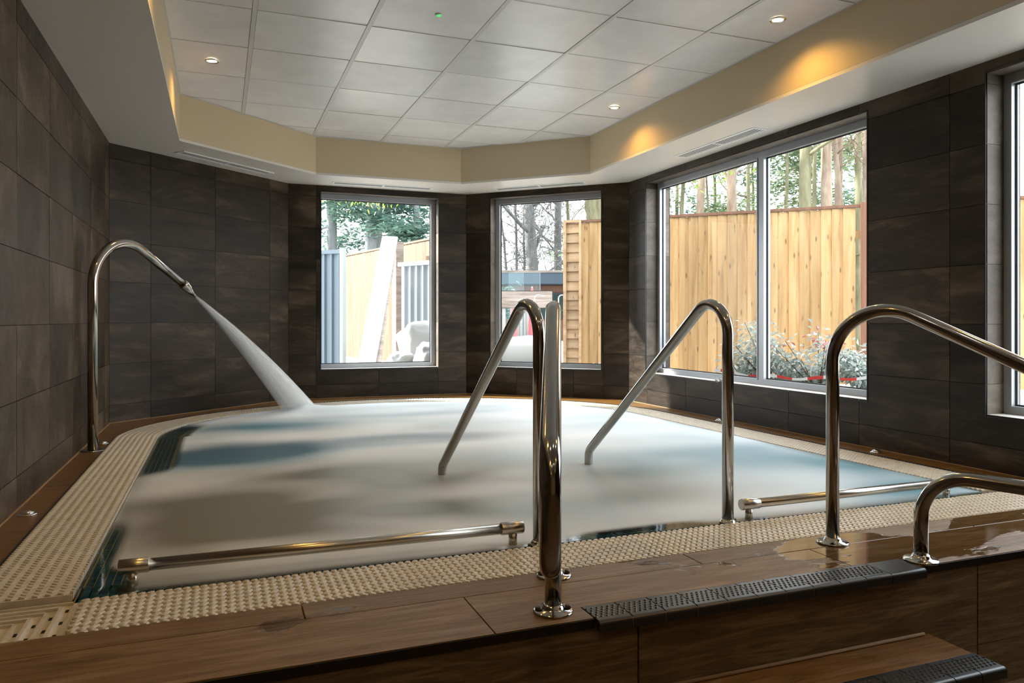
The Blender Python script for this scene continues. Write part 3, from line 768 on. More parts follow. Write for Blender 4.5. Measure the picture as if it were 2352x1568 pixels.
def stair_rail(x, y, dx, dy, label, bolts):
    t = thing('stair_handrail', label, 'handrail', (x, y, 0), math.atan2(dy, dx))
    pts = [(0,0,0.002), (0,0,.8835), (.815,0,.4857), (.795,0,.262), (.272,0,.275), (.272,0,.002)]
    MB().tube(fillet(pts, [.17, .10, .085, .135], .1), TR, 22).build('tube', M_['steel'], t)
    for s_ in (0, .272): flange(t, s_, 0, 0, .052, bolts, PI/2+.25)
    return t
stair_rail(.914, 2.022, -.42, -.907, 'polished steel stair handrail seen end on in the centre, bolted to the deck', True)
stair_rail(1.926, 1.984, .42, -.907, 'polished steel stair handrail curving out of the right edge of the picture', False)
def low_bar(x0, y0, x1, y1, label, m):
    d = Vector((x1-x0, y1-y0)); t = thing('low_rail', label, 'rail', (x0, y0, 0), math.atan2(d.y, d.x)); ln = d.length; zb = .052
    MB().tube([(-.028, 0, zb), (ln+.028, 0, zb)], .0175, 20).build('bar', m, t)
    for s_, e in ((0, -1), (ln, 1)):
        MB().tube([(s_+e*.040, 0, zb), (s_+e*.038, 0, zb), (s_-e*.038, 0, zb), (s_-e*.040, 0, zb)], [.0185, .0212, .0212, .0195], 22).build('end_cap', m, t)
        p = MB().tube([(s_+e*.004, 0, zb-.014), (s_+e*.004, 0, -.010)], .0145, 16).build('support_post', m, t)
        MB().lathe([(.046, 0), (.046, .003), (.040, .006), (.018, .008)], s_+e*.004, 0, -.0125, 28).build('base_flange', m, t)
    return t
low_bar(-.228, 2.388, .915, 2.368, 'long low brass toned steel rail over the near left water edge', M_['brushed'])
low_bar(1.879, 2.352, 2.905, 2.352, 'low brushed steel rail over the near right water edge', M_['brushed'])
# jet pipe and jet of water
JD = (.604, .797); jp = thing('water_jet_pipe', 'curved steel swan neck pipe by the left wall spouting water', 'pipe', (-.682, 4.912, 0), math.atan2(JD[1], JD[0]))
pts = [(0,0,0.002), (0,0,1.385), (.745,0,.885+.11)]
pp = fillet(pts, [.26], .08)
MB().tube(pp, .0275, 24).build('tube', M_['steel'], jp)
dd = Vector((.134, 0, -.088)).normalized(); e0 = Vector((.745, 0, .995))
MB().tube([e0-dd*.004, e0, e0+dd*.01, e0+dd*.045, e0+dd*.150], [.0275, .032, .033, .030, .009], 22).build('nozzle', M_['steel'], jp)
MB().lathe([(.062, 0), (.062, .004), (.055, .008), (.0285, .010)], 0, 0, 0, 28).build('base_flange', M_['steel'], jp)
tip = e0+dd*.150
def jet_mesh(rad, drop, n=40, seg=20, flat=1.0, t_end=1.0):
    pts = []; rs = []
    s0, z0 = tip.x, tip.z; s1 = 2.285; kk = .085; sl = (z0+.03-kk*(s1-s0)**2)/(s1-s0)
    for i in range(n+1):
        t = i/n*t_end; s_ = s0+(s1-s0)*t; pts.append((s_, 0, z0-sl*(s_-s0)-kk*(s_-s0)**2-drop(t))); rs.append(rad(t))
    return MB().tube(pts, rs, seg)
def volm(name, dens, c=(.96,.97,1)):
    m = bpy.data.materials.new(name); m.use_nodes = True; m.node_tree.nodes.clear()
    v = N(m, 'VolumeScatter'); v.inputs['Color'].default_value = (*c, 1); v.inputs['Density'].default_value = dens; v.inputs['Anisotropy'].default_value = .0
    o_ = N(m, 'OutputMaterial'); L(m, v.outputs[0], o_.inputs['Volume']); return m
M_['jet_core'] = volm('dense_spray', 60); M_['jet_mid'] = volm('spray', 15); M_['jet_halo'] = volm('thin_mist', 4.5)
jt = thing('water_jet', 'white jet of water arcing from the curved steel pipe into the pool', 'water', (-.682, 4.912, 0), math.atan2(JD[1], JD[0]))
jet_mesh(lambda t: .006+.050*t**.85, lambda t: 0, 40).build('core_stream', M_['jet_core'], jt)
jet_mesh(lambda t: .008+.088*t**.9, lambda t: .022*t, 40).build('spray', M_['jet_mid'], jt)
jet_mesh(lambda t: .009+.125*t**.95, lambda t: .075*t, 40, t_end=.965).build('mist', M_['jet_halo'], jt)

rr = rnd(77); sb_ = MB()
for k in range(420):
    a = rr.uniform(0, 2*PI); g_ = abs(rr.gauss(0, 1)); lo = g_ > 1.0
    oy, oz = math.cos(a)*g_*.036, math.sin(a)*g_*.036
    if oz > .03: oz *= .5
    if oz < 0: oz *= 1.5
    t0, t1 = sorted((max(0, rr.uniform(-.5, .75)), rr.uniform(.35, 1.02))); t1 = min(1, max(t1, t0+.15))
    s0, z0_ = tip.x, tip.z; s1 = 2.285; kk = .085; sl_ = (z0_+.03-kk*(s1-s0)**2)/(s1-s0); pts = []; rs = []
    for i in range(15):
        t = t0+(t1-t0)*i/14; s_ = s0+(s1-s0)*t; w_ = .10+1.05*t
        pts.append((s_, oy*w_, z0_-sl_*(s_-s0)-kk*(s_-s0)**2+oz*w_)); rs.append((.0016+.0042*t)*max(.12, math.sin(PI*(i+.6)/15.2)) if t0 > 0 or i > 6 else .0016+.0042*t)
    sb_.tube(pts, rs, 5, caps=False)
m = M_['strand'] = mat('white_water_streaks', (.86,.88,.90), .5)
df = N(m, 'BsdfTranslucent'); df.inputs[0].default_value = (.9,.92,.95,1); trn = N(m, 'BsdfTransparent'); ma = N(m, 'MixShader'); ma.inputs[0].default_value = .45
mb_ = N(m, 'MixShader'); mb_.inputs[0].default_value = .16; L(m, bsdf(m).outputs[0], ma.inputs[1]); L(m, df.outputs[0], ma.inputs[2]); L(m, trn.outputs[0], mb_.inputs[1]); L(m, ma.outputs[0], mb_.inputs[2])
L(m, mb_.outputs[0], [x for x in m.node_tree.nodes if x.type == 'OUTPUT_MATERIAL'][0].inputs[0])
sb_.build('water_streaks', M_['strand'], jt, 'stuff')
# chrome buttons on the ledge
bt = None
spots = [((-.694, 3.388), 'chrome dome button on the left ledge nearest the camera'), ((-.665, 5.17), 'chrome dome button on the left ledge beside the jet pipe'),
         ((-.20, 6.72), 'small chrome button on the ledge below the back left wall'), ((3.478, 4.70), 'chrome button on the right ledge under the wide window'),
         ((3.475, 3.254), 'chrome button on the right ledge under the dark wall between windows')]
for p, lb in spots:
    if bt is None:
        bt = thing('air_button', lb, 'button', (*p, 0)); o = bt
        MB().lathe([(.034, 0), (.034, .003), (.030, .006), (.026, .0065)], 0, 0, 0, 24).build('bezel', M_['chrome'], bt)
        MB().lathe([(.025, .006), (.022, .012), (.014, .016), (.004, .0175)], 0, 0, 0, 24).build('cap', M_['chrome'], bt)
    else: o = copy_tree(bt); o.location = (*p, 0); o['label'] = lb

# ------------------------------------------------------------------ ceiling fittings
def downlight(p, label, warm=True):
    t = thing('downlight', label, 'lamp', (p[0], p[1], ZC-.004))
    MB().lathe([(.042, -.001), (.045, -.004), (.040, -.008), (.033, -.0085), (.030, -.003)], 0, 0, 0, 32, cap=False).build('trim_ring', M_['chrome'] if warm else M_['plain_white'], t)
    MB().lathe([(.0295, -.0045), (.0295, -.0035)], 0, 0, 0, 24).build('lens', M_['lamp'] if warm else M_['lamp_fill'], t)
    ld = bpy.data.lights.new('lamp_light', 'SPOT'); ld.energy = SPOT_W if warm else FILL_W
    ld.color = (1, .56, .12) if warm else (1, .90, .78); ld.spot_size = math.radians(142 if warm else 150); ld.spot_blend = .75; ld.shadow_soft_size = .03
    lo = bpy.data.objects.new('lamp_light', ld); C.objects.link(lo); lo.parent = t; lo.location = (0, 0, -.014)
    return t
names = {(2.805, 5.087): 'small warm ceiling downlight nearest the far right bulkhead corner', (2.805, 3.281): 'warm ceiling downlight at upper right glowing on the bulkhead',
         (-.047, 5.076): 'warm ceiling downlight at upper left over the jet pipe'}
ORD = {1.475: 'third', -.33: 'fourth', -2.13: 'fifth', 3.281: 'second'}
for y_ in (5.087, 3.281, 1.475, -.33, -2.13):
    downlight((2.805, y_), names.get((2.805, y_), 'warm ceiling downlight, %s of the right row from the far windows' % ORD.get(y_)))
for y_ in (5.076, 3.281, 1.475, -.33, -2.13):
    downlight((-.047, y_), names.get((-.047, y_), 'warm ceiling downlight, %s of the left row from the far windows' % ORD.get(y_)))
for x_ in (.47, 1.37, 2.27):
    for y_ in (.87, -.93): downlight((x_, y_), 'added neutral white fill lamp in the ceiling, %s of the %s row %s' % ({.47: 'left', 1.37: 'middle', 2.27: 'right'}[x_], 'front' if y_ > 0 else 'rear', 'above the camera' if y_ > 0 else 'behind the camera'), False)  # unseen fill lamps, added to brighten the room
sl = thing('ceiling_sensor', 'tiny sensor with a green light in the ceiling panels', 'sensor', (1.085, 3.883, ZC-.003))
MB().lathe([(.020, 0), (.020, -.003), (.014, -.006)], 0, 0, 0, 20).build('housing', M_['plain_white'], sl)
MB().lathe([(.010, -.006), (.008, -.009), (.003, -.0105)], 0, 0, 0, 16).build('light', M_['green'], sl)

def vent(cx0, cy0, ang, ln, w, label):
    t = thing('air_vent', label, 'vent', (cx0, cy0, ZS), ang)
    f = MB(); h = ln/2; k = w/2; b0 = .018; zt, zb = 0, -.0045
    f.box(-h, h, -k, -k+b0, zb, zt); f.box(-h, h, k-b0, k, zb, zt); f.box(-h, -h+b0, -k+b0, k-b0, zb, zt); f.box(h-b0, h, -k+b0, k-b0, zb, zt)
    f.build('frame', M_['plain_white'], t)
    MB().box(-h+b0, h-b0, -k+b0, k-b0, -.0012, -.0002).build('backing', M_['dark_void'], t)
    MB().box(-.011, .011, -k+b0, k-b0, zb, -.0013).build('divider', M_['plain_white'], t)
    n = 4
    for q in range(n):
        yy = -k+b0+(2*k-2*b0)*(q+.5)/n
        for a, c in ((-h+b0+.001, -.0115), (.0115, h-b0-.001)):
            Mx = Matrix.Translation((0, yy, -.0024)) @ Matrix.Rotation(.10, 4, 'X')
            MB().box(a, c, -.0042, .0042, -.0006, .0006, Mx).build('slat', M_['plain_white'], t)
    return t
vent(3.385, 4.60, PI/2, .95, .13, 'white slotted air vent in the soffit above the wide right window')
vent(1.46, 7.195, 0, .96, .115, 'white slotted air vent in the soffit above the window with the leaning board')
vent(2.86, 6.665, -PI/4, .93, .115, 'white slotted air vent in the soffit above the window behind the two steel rails')
vent(.055, 6.63, math.atan2(.65, .70), .95, .115, 'white slotted air vent in the soffit at the far left over the dark wall')

# ------------------------------------------------------------------ outside
GZ = .10
gnd = MB()
hole = [(-1.01, YB-.3), (3.82, YB-.3), (3.82, 6.29), (2.46, 7.65), (.50, 7.65), (-1.01, 6.29)]
for poly in ([(-40,-20),(hole[0][0],-20),(hole[5][0],hole[5][1]),(-40,hole[5][1])], [(hole[1][0],-20),(45,-20),(45,hole[2][1]),hole[2]], [(-40,6.29),hole[5],hole[4],hole[3],hole[2],(45,6.29),(45,7.65),(45,60),(-40,60)], [(hole[0][0],-20),(hole[1][0],-20),hole[1],hole[0]]):
    gnd.prism(poly, GZ-.6, GZ)
gnd.build('ground', M_['concrete'], None, 'structure')

def fence_run(p0, p1, ztop, pitch, label, m, cap=True, seed=1):
    """feather edge boards from p0 to p1; the face looks to the left of the direction"""
    d = Vector(p1[:2])-Vector(p0[:2]); ln = d.length
    t = thing('board_fence', label, 'fence', (p0[0], p0[1], GZ), math.atan2(d.y, d.x)); rr = rnd(seed)
    n = int(ln/pitch); H = ztop-GZ
    mesh_c = []
    for q in range(6):
        h = H-.03+rr.uniform(-.004, .004); b = MB()
        w = pitch+.012
        b.add([(-w/2,0,0),(w/2,0,0),(w/2,-.006,0),(-w/2,-.019,0),(-w/2,0,h),(w/2,0,h),(w/2,-.006,h),(-w/2,-.019,h)],
              [(0,1,2,3),(7,6,5,4),(0,4,5,1),(1,5,6,2),(2,6,7,3),(3,7,4,0)])
        me_ = b.mesh('board'); me_.materials.append(m); mesh_c.append(me_)
    for k in range(n):
        put('board', mesh_c[rr.randrange(6)], None, t, loc=(pitch*(k+.5), rr.uniform(-.002, .002), rr.uniform(-.004, .003)))
    if cap: MB().box(-.02, ln+.02, -.030, .020, H-.028, H).build('top_rail', M_['red_post'], t)
    for zz in (.3, H-.3): MB().box(0, ln, .004, .05, zz-.04, zz+.04).build('back_rail', m, t)
    return t
A0 = at(1984, 7.605); 
def on_d(u, c=11.86):
    X = (u-1176)/1734; bx = .9327*X+.3607; by = -.3607*X+.9327; t_ = c/(bx+by); return (bx*t_, by*t_)
fr0, fr1 = on_d(1981), on_d(1337)
fence_run(fr1, fr0, 1.915, .1035, 'tall pine board fence behind the leafy shrub outside the wide right window', M_['fence'], seed=3)
po = MB().box(-.05, .05, -.05, .05, 0, 1.83).build('fence_post', M_['red_post']); po.location = (*on_d(1989), GZ); po.rotation_euler = (0, 0, -PI/4)
tag(po, 'reddish brown post at the right end of the tall pine fence', 'post')
q0 = Vector(on_d(1995)); fence_run((q0.x, q0.y), (q0.x+1.6, q0.y-1.5), 1.915, .1035, 'run of pine board fence past the reddish post, hidden behind the dark wall', M_['fence'], seed=9)
# lap panel beside it
lp0, lp1 = Vector(on_d(1296)), Vector(on_d(1337)); d = lp1-lp0
lp = thing('lap_panel', 'narrow pine fence panel of overlapping horizontal slats beside the board fence', 'fence', (lp0.x, lp0.y, GZ), math.atan2(d.y, d.x)); ln = d.length
MB().box(0, .034, -.04, .03, 0, 1.82).build('frame_post', M_['fence_h'], lp); MB().box(ln-.026, ln-.001, -.04, .03, 0, 1.82).build('frame_post', M_['fence_h'], lp)
MB().box(.0345, ln-.0265, -.04, .02, 1.79, 1.82).build('top_rail', M_['fence_h'], lp)
for k in range(15):
    z0_ = .10+k*.112; b = MB(); b.add([(.035,0,0),(ln-.027,0,0),(ln-.027,0,.118),(.035,0,.118),(.035,-.022,0),(ln-.027,-.022,0),(ln-.027,-.006,.118),(.035,-.006,.118)],
        [(0,3,2,1),(4,5,6,7),(0,1,5,4),(2,3,7,6),(0,4,7,3),(1,2,6,5)]); b.build('slat', M_['fence_h'], lp).location = (0, 0, z0_)
# fence seen through window 1
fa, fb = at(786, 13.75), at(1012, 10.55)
fence_run((fa.x, fa.y), (fb.x, fb.y), 1.925, .118, 'sunlit pine board fence behind the leaning white board', M_['fence_darkened'], seed=4)
# corrugated sheets
def sheet(u0, Y0, u1, Y1, z0, z1, m, label, nr, rd=.03, post=False):
    a, b_ = at(u0, Y0), at(u1, Y1); d = b_-a; t = thing('corrugated_sheet', label, 'panel', (a.x, a.y, GZ), math.atan2(d.y, d.x)); ln = d.length
    q = MB(); vs = []; prof = []
    for k in range(nr):
        w = ln/nr; x_ = k*w; prof += [(x_, 0), (x_+w*.55, 0), (x_+w*.68, -rd), (x_+w*.87, -rd)]
    prof.append((ln, 0)); n = len(prof); zz0, zz1 = z0-GZ, z1-GZ
    for y_off in (0, .006): vs += [(x_, y_+y_off, z_) for z_ in (zz0, zz1) for x_, y_ in prof]
    fs = []
    for i in range(n-1): fs += [(i, i+1, n+i+1, n+i), (2*n+i+1, 2*n+i, 3*n+i, 3*n+i+1), (n+i, n+i+1, 3*n+i+1, 3*n+i), (i+1, i, 2*n+i, 2*n+i+1)]
    q.add(vs, fs); q.build('sheet', m, t)
    MB().box(-.01, ln+.01, -rd-.012, -rd-.0005, zz1-.05, zz1).build('top_rail', m, t)
    if post: MB().box(ln+.002, ln+.05, -.05, .03, 0, zz1+.02).build('end_post', M_['white_metal'], t)
    return t
sheet(700, 9.6, 784, 9.45, GZ+.001, 1.63, M_['blue_metal'], 'pale blue metal sheet at the left side of the far left window', 5, .035, True)
sheet(922, 9.35, 1010, 8.9, GZ+.001, 1.46, M_['white_metal'], 'white ribbed metal sheet at the right side of the window with the leaning board', 6, .04)
# leaning boards
def leaning(u0, Y0, u1, Y1, z1, w, th, m, label, name, off_=0):
    a, b_ = at(u0, Y0, GZ), at(u1, Y1, z1); ax = (b_-a); ln = ax.length; ax.normalize(); side = ax.cross(Vector((.36, .93, .35))).normalized(); nn = side.cross(ax)
    Mx = Matrix((( side.x, nn.x, ax.x, a.x), (side.y, nn.y, ax.y, a.y), (side.z, nn.z, ax.z, a.z), (0,0,0,1)))
    o = MB().cbox(-w/2, w/2, -th/2+off_, th/2+off_, 0, ln, .003).build(name, m); o.matrix_world = Mx; tag(o, label, 'board'); return o
leaning(838, 9.2, 896, 10.75, 1.93, .22, .04, M_['white_board'], 'long white board leaning against the sunlit fence', 'leaning_board')
leaning(863, 9.25, 906, 10.8, 1.93, .09, .03, M_['weathered'], 'narrow brown plank leaning behind the long white board', 'leaning_plank')
b = MB().box(-.065, .065, -.05, .05, 0, 1.78).build('timber_post', M_['weathered']); p = at(914, 10.95); b.location = (p.x, p.y, GZ); b.rotation_euler = (0,0,.35)
tag(b, 'wide grey brown timber post in the middle of the sunlit fence', 'post')
def bag(u, Y, w, h, seed, label):
    p = at(u, Y, GZ); bm = bmesh.new(); bmesh.ops.create_icosphere(bm, subdivisions=4, radius=1)
    for v in bm.verts:
        n_ = noise.noise(v.co*1.7+Vector((seed*3.1, 0, 0)))*.22+noise.noise(v.co*5+Vector((seed, 0, 0)))*.07
        q = Vector((abs(v.co.x)**.6*math.copysign(1, v.co.x), abs(v.co.y)**.6*math.copysign(1, v.co.y), abs(v.co.z)**.7*math.copysign(1, v.co.z)))
        v.co = q*(1+n_); v.co.x *= w/2.2; v.co.y *= w/2.2; v.co.z = max(0, v.co.z*h/2+h/2)
    me_ = bpy.data.meshes.new('rubble_bag'); bm.to_mesh(me_); bm.free()
    for f_ in me_.polygons: f_.use_smooth = True
    o = put('rubble_bag', me_, M_['bag']); o.location = p; tag(o, label, 'bag', 'white bags by the metal sheet'); return o
bag(962, 8.6, .50, .62, 1, 'tall white bag slumped at the lower right of the board window')
bag(925, 8.4, .36, .30, 2, 'low white bag beside the leaning board')
bag(990, 8.2, .36, .40, 5, 'white bag in the lower right corner of the board window')

# pavilion beyond window 2
pv = thing('garden_pavilion', 'low flat roofed building with slate blue fascia and dark windows under bare trees', 'building', tuple(at(1225, 24, -.1)), -.37)
PW = 4.2
for nm_, bx_, mm in (('wall', (-PW, PW, 0, 3.5, 0, 1.95), 'dark_wood'), ('fascia', (-PW-.25, PW+.25, -.5, -.4, 1.98, 2.36), 'slate_blue'), ('roof', (-PW-.25, PW+.25, -.399, 4, 1.96, 2.33), 'slate_blue'), ('roof_edge', (-PW-.28, PW+.28, -.53, -.501, 2.33, 2.40), 'weathered')):
    MB().box(*bx_).build(nm_, M_[mm], pv)
for xx, w_ in ((-.65, .9), (.55, 1.25), (-2.4, 1.0), (2.3, 1.0)):
    f_ = MB(); f_.box(xx-w_/2, xx+w_/2, -.04, -.005, .9, 1.72); wf = f_.build('window', M_['gasket'], pv)
    for s_ in (-1, 1): MB().box(xx+s_*w_/4-w_/4+.04, xx+s_*w_/4+w_/4-.04, -.05, -.041, .95, 1.67).build('pane', M_['dark_glass'], wf)
# hot tub with timber surround, cover and screens
ht = thing('hot_tub', 'outdoor tub with weathered timber screen and white cover', 'tub', tuple(at(1208, 11.5, GZ)), -.3)
for k in range(5): MB().cbox(-.38, .40, -.02, .0, .84+k*.05, .888+k*.05, .001).build('cladding_board', M_['weathered'], ht)
MB().box(-.39, .42, .001, .05, .835, 1.10).build('screen_core', M_['gasket'], ht)
MB().box(-.36, -.31, .001, .05, 0, .834).build('screen_post', M_['grey_fab'], ht); MB().box(.34, .39, .001, .05, 0, .834).build('screen_post', M_['grey_fab'], ht)
cv = MB().lathe([(.44, .0), (.46, .28), (.46, .34), (.40, .39), (.02, .43)], 0, -.55, 0, 40).build('tub_cover', M_['bag'], ht)
for u, nm_, lb, mm, w_, z_ in ((1180, 'folded_parasol', 'folded dull red parasol left of the white tub cover', 'red', .05, .9), (1222, 'folded_parasol', 'folded dull red parasol partly hidden by the left grab rail', 'red', .05, .95)):
    p = at(u, 13.5, GZ); t = thing(nm_, lb, 'parasol', tuple(p))
    MB().tube([(0,0,0), (0,0,z_+.3)], .014, 8).build('pole', M_['grey_fab'], t)
    MB().tube([(0,0,.25), (0,0,.5), (0,0,z_), (0,0,z_+.28)], [.075, .07, .055, .015], 10).build('canopy', M_[mm], t)
for u, lb in ((1196, 'brown curtain panel hanging behind the white tub cover'), (1211, 'grey curtain panel beside the red parasol')):
    p = at(u, 14.2, GZ); q = MB(); vs = []
    for i in range(25):
        x_ = -.16+.32*i/24; y_ = .03*math.sin(i*1.35); vs += [(x_, y_, .05), (x_, y_, 1.0), (x_, y_+.008, .05), (x_, y_+.008, 1.0)]
    for i in range(24): a = i*4; q.add([vs[a], vs[a+4], vs[a+5], vs[a+1], vs[a+2], vs[a+6], vs[a+7], vs[a+3]], [(0,1,2,3), (7,6,5,4), (3,2,6,7), (1,0,4,5)], True)
    o = q.build('curtain', M_['grey_fab'] if 'grey' in lb else M_['weathered']); o.location = p; o.rotation_euler = (0, 0, -.35); tag(o, lb, 'curtain')
for u in (1166, 1204): 
    p = at(u, 12.6, GZ); t = thing('glass_screen', 'clear glass screen pane standing in front of the pavilion, %s' % ('left edge of its window' if u == 1166 else 'above the timber screen'), 'screen', tuple(p), -.35)
    MB().box(-.26, .26, -.005, .005, .02, 1.45).build('pane', M_['frost_glass'], t); MB().box(.2605, .272, -.012, .012, 0, 1.45).build('edge_post', M_['blue_metal'], t)
for u, lb in ((1228, 'bent white pipe showing above the left grab rail'), (1283, 'bent white pipe showing above the end on stair rail')):
    p = at(u, 10.5, GZ); t = MB().tube(fillet([(0,0,0), (0,0,1.02), (.14,0,.97)], [.05]), .008, 10).build('garden_shower', M_['bag']); t.location = p; t.rotation_euler = (0,0,-.36); tag(t, lb, 'pipe')
# white stones at the sill of window 2 and by window 3
rr = rnd(8)
for k, (u, Y) in enumerate([(1356, 7.75), (1363, 7.8), (1370, 7.72), (1377, 7.8), (1646, 5.75), (1655, 5.78), (1664, 5.72)]):
    p = at(u, Y, GZ+.19); bm = bmesh.new(); bmesh.ops.create_icosphere(bm, subdivisions=2, radius=.018 if k < 4 else .014)
    for v in bm.verts: v.co *= 1+.3*noise.noise(v.co*60+Vector((k, 0, 0)))
    me_ = bpy.data.meshes.new('stone'); bm.to_mesh(me_); bm.free(); 
    o = put('blossom', me_, M_['bag']); o.location = p
    tag(o, '%s white blossom above the sill of the %s' % (['leftmost', 'second from left', 'third from left', 'rightmost', 'leftmost', 'middle', 'rightmost'][k], 'window behind the steel rails' if k < 4 else 'wide right window at its left end'), 'flower', 'white blossoms above the middle sill' if k < 4 else 'white blossoms above the wide sill')
# barrier tape
ta, tb_ = at(1640, 6.37, .315), at(1992, 5.55, .35); q = MB(); n = 20
d = tb_-ta; vs = []
for i in range(n+1):
    t_ = i/n; z_ = -.03*math.sin(PI*t_)+.008*math.sin(t_*19); x_ = d.xy.length*t_; vs += [(x_, 0, z_), (x_, 0, z_+.022+.004*math.sin(i))]
    vs += [(x_, .001, z_), (x_, .001, z_+.022+.004*math.sin(i))]
fs = []
for i in range(n): a = i*4; fs += [(a, a+4, a+5, a+1), (a+3, a+7, a+6, a+2)]
q.add(vs, fs); o = q.build('barrier_tape', M_['tape']); o.location = ta; o.rotation_euler = (0, 0, math.atan2(d.y, d.x)); tag(o, 'red and white barrier tape stretched behind the shrub', 'tape')

# shrub outside window 3
def leaf(q, p, dirv, up, ln, w):
    d = dirv.normalized(); sdv = d.cross(up).normalized(); u_ = sdv.cross(d)
    a = p; m1_ = p+d*ln*.45; e_ = p+d*ln-u_*ln*.1
    q.add([a, m1_+sdv*w/2+u_*w*.15, e_, m1_-sdv*w/2+u_*w*.15, m1_], [(0,1,4), (1,2,4), (2,3,4), (3,0,4)], True)
def shrub(u, Y, h, rad, seed, label, nl, red=0., zb=GZ):
    p = at(u, Y, zb); t = thing('leafy_shrub', label, 'shrub', tuple(p)); rr = rnd(seed); st = MB(); fol = MB(); rl = MB(); big = []
    for k in range(13):
        a = rr.uniform(0, 2*PI); r_ = rad*rr.uniform(.25, 1); hh = h*rr.uniform(.45, 1)
        pts = [Vector((0,0,-.02)), Vector((math.cos(a)*r_*.3, math.sin(a)*r_*.3, hh*.4)), Vector((math.cos(a)*r_*.7, math.sin(a)*r_*.7, hh*.75)), Vector((math.cos(a)*r_, math.sin(a)*r_, hh))]
        st.tube(pts, [.008, .006, .004, .002], 5)
        for q_ in range(nl):
            t_ = rr.uniform(.25, 1.0)**.7; i_ = min(2, int(t_*3)); f_ = t_*3-i_; c_ = pts[i_].lerp(pts[i_+1], f_)
            dv = Vector((rr.gauss(0,1), rr.gauss(0,1), rr.gauss(.1,.5))).normalized(); s_ = rr.uniform(.02, .10)
            base = c_+dv*s_; ln = rr.uniform(.038, .062)
            is_red = red > 0 and base.z > h*.72 and rr.random() < red
            big.append((base, (dv+Vector((0,0,-.35))), ln, is_red))
    st.build('stems', M_['twig'], t)
    rr.shuffle(big)
    n_leaf = 0
    for (b_, dv, ln, isr) in big:
        up = Vector((rr.gauss(0,.4), rr.gauss(0,.4), 1)).normalized()
        if abs(dv.normalized().dot(up)) > .97: up = Vector((1,0,0))
        if n_leaf < 140:
            q = MB(); leaf(q, Vector((0,0,0)), dv, up, ln, ln*.5); o = q.build('leaf', M_['red_leaf'] if isr else M_['shrub_leaf'], t); o.location = b_; n_leaf += 1
        else: leaf(rl if isr else fol, b_, dv, up, ln, ln*.5)
    fol.build('foliage', M_['shrub_leaf'], t, 'stuff')
    if rl.v: rl.build('red_foliage', M_['red_leaf'], t, 'stuff')
    return t
shrub(1775, 6.3, .66, .36, 11, 'silvery green shrub against the mullion of the wide right window', 72)
shrub(1880, 6.05, .60, .40, 12, 'silvery green shrub with red tips at the right side of the wide window', 88, .35)
shrub(1985, 5.80, .44, .28, 13, 'low silvery green shrub at the right corner of the wide window', 72)
shrub(1720, 6.6, .34, .24, 14, 'small green shrub left of the mullion, behind the second grab rail', 60)
shrub(1850, 6.35, .28, .30, 15, 'low green shrub close to the sill in the middle of the right pane', 70)

# climbing leaves hanging outside under the eaves
def climber(u0, u1, Y0, Y1, z, n, seed, label, drop):
    c = (at(u0, Y0, z)+at(u1, Y1, z))/2; t = thing('hanging_climber', label, 'plant', tuple(c)); rr = rnd(seed); st = MB(); q = MB()
    a, b_ = at(u0, Y0, z)-c, at(u1, Y1, z)-c
    st.tube([a, (a+b_)/2+Vector((0,0,.02)), b_], .005, 5)
    k_ = 0
    for k in range(n):
        p_ = a.lerp(b_, rr.random()); p_.z -= abs(rr.gauss(0, drop)); dv = Vector((rr.gauss(0,.5), rr.gauss(0,.5), -1)); ln = rr.uniform(.03, .06)
        p_ += Vector((rr.gauss(0,.04), rr.gauss(0,.04), 0))
        up = Vector((rr.gauss(0,1), rr.gauss(0,1), .3)).normalized()
        qq = MB(); leaf(qq, Vector((0,0,0)), dv, up, ln, ln*.32); o = qq.build('leaf', M_['climber'], t); o.location = p_
    st.build('stem', M_['twig'], t); return t
climber(735, 990, 7.48, 7.89, 2.02, 60, 21, 'bright green leaves hanging at the top of the window with the leaning board', .05)
climber(800, 880, 7.57, 7.72, 2.01, 26, 22, 'bunch of bright green leaves hanging lowest above the leaning board', .10)
climber(1560, 1720, 6.75, 5.86, 2.03, 60, 23, 'bright green leaves hanging at the top left of the wide right window', .07)

# trees
def wobble(p0, h, r0, lean, rr, n=12, amp=.06):
    pts = []; rs = []; ox = oy = 0
    for i in range(n+1):
        t = i/n; ox += rr.gauss(0, amp*.3); oy += rr.gauss(0, amp*.3)
        pts.append(Vector((lean[0]*h*t+ox, lean[1]*h*t+oy, h*t))); rs.append(r0*(1-.55*t)*(1.25 if i == 0 else 1))
    return pts, rs
def branch(q, p, d, ln, r, lvl, rr, tips, curl=.25, up=.12, minr=.006):
    n = 6; pts = [p.copy()]; rs = [r]
    for i in range(n):
        d = (d+Vector((rr.gauss(0,curl), rr.gauss(0,curl), rr.gauss(up,curl)))).normalized(); pts.append(pts[-1]+d*ln/n); rs.append(max(minr*.6, r*(1-.8*(i+1)/n)))
    q.tube(pts, rs, 6 if r > .04 else (4 if r > .015 else 3), caps=False)
    tips.append(pts)
    if lvl > 0:
        for k in range(rr.randint(3, 5)):
            i = rr.randint(2, n); dd_ = (d+Vector((rr.gauss(0,.8), rr.gauss(0,.8), rr.gauss(0,.6)))).normalized()
            branch(q, pts[i], dd_, ln*rr.uniform(.45, .7), max(minr, rs[i]*.7), lvl-1, rr, tips, curl, up, minr)
TREES = 'trees behind the fences'
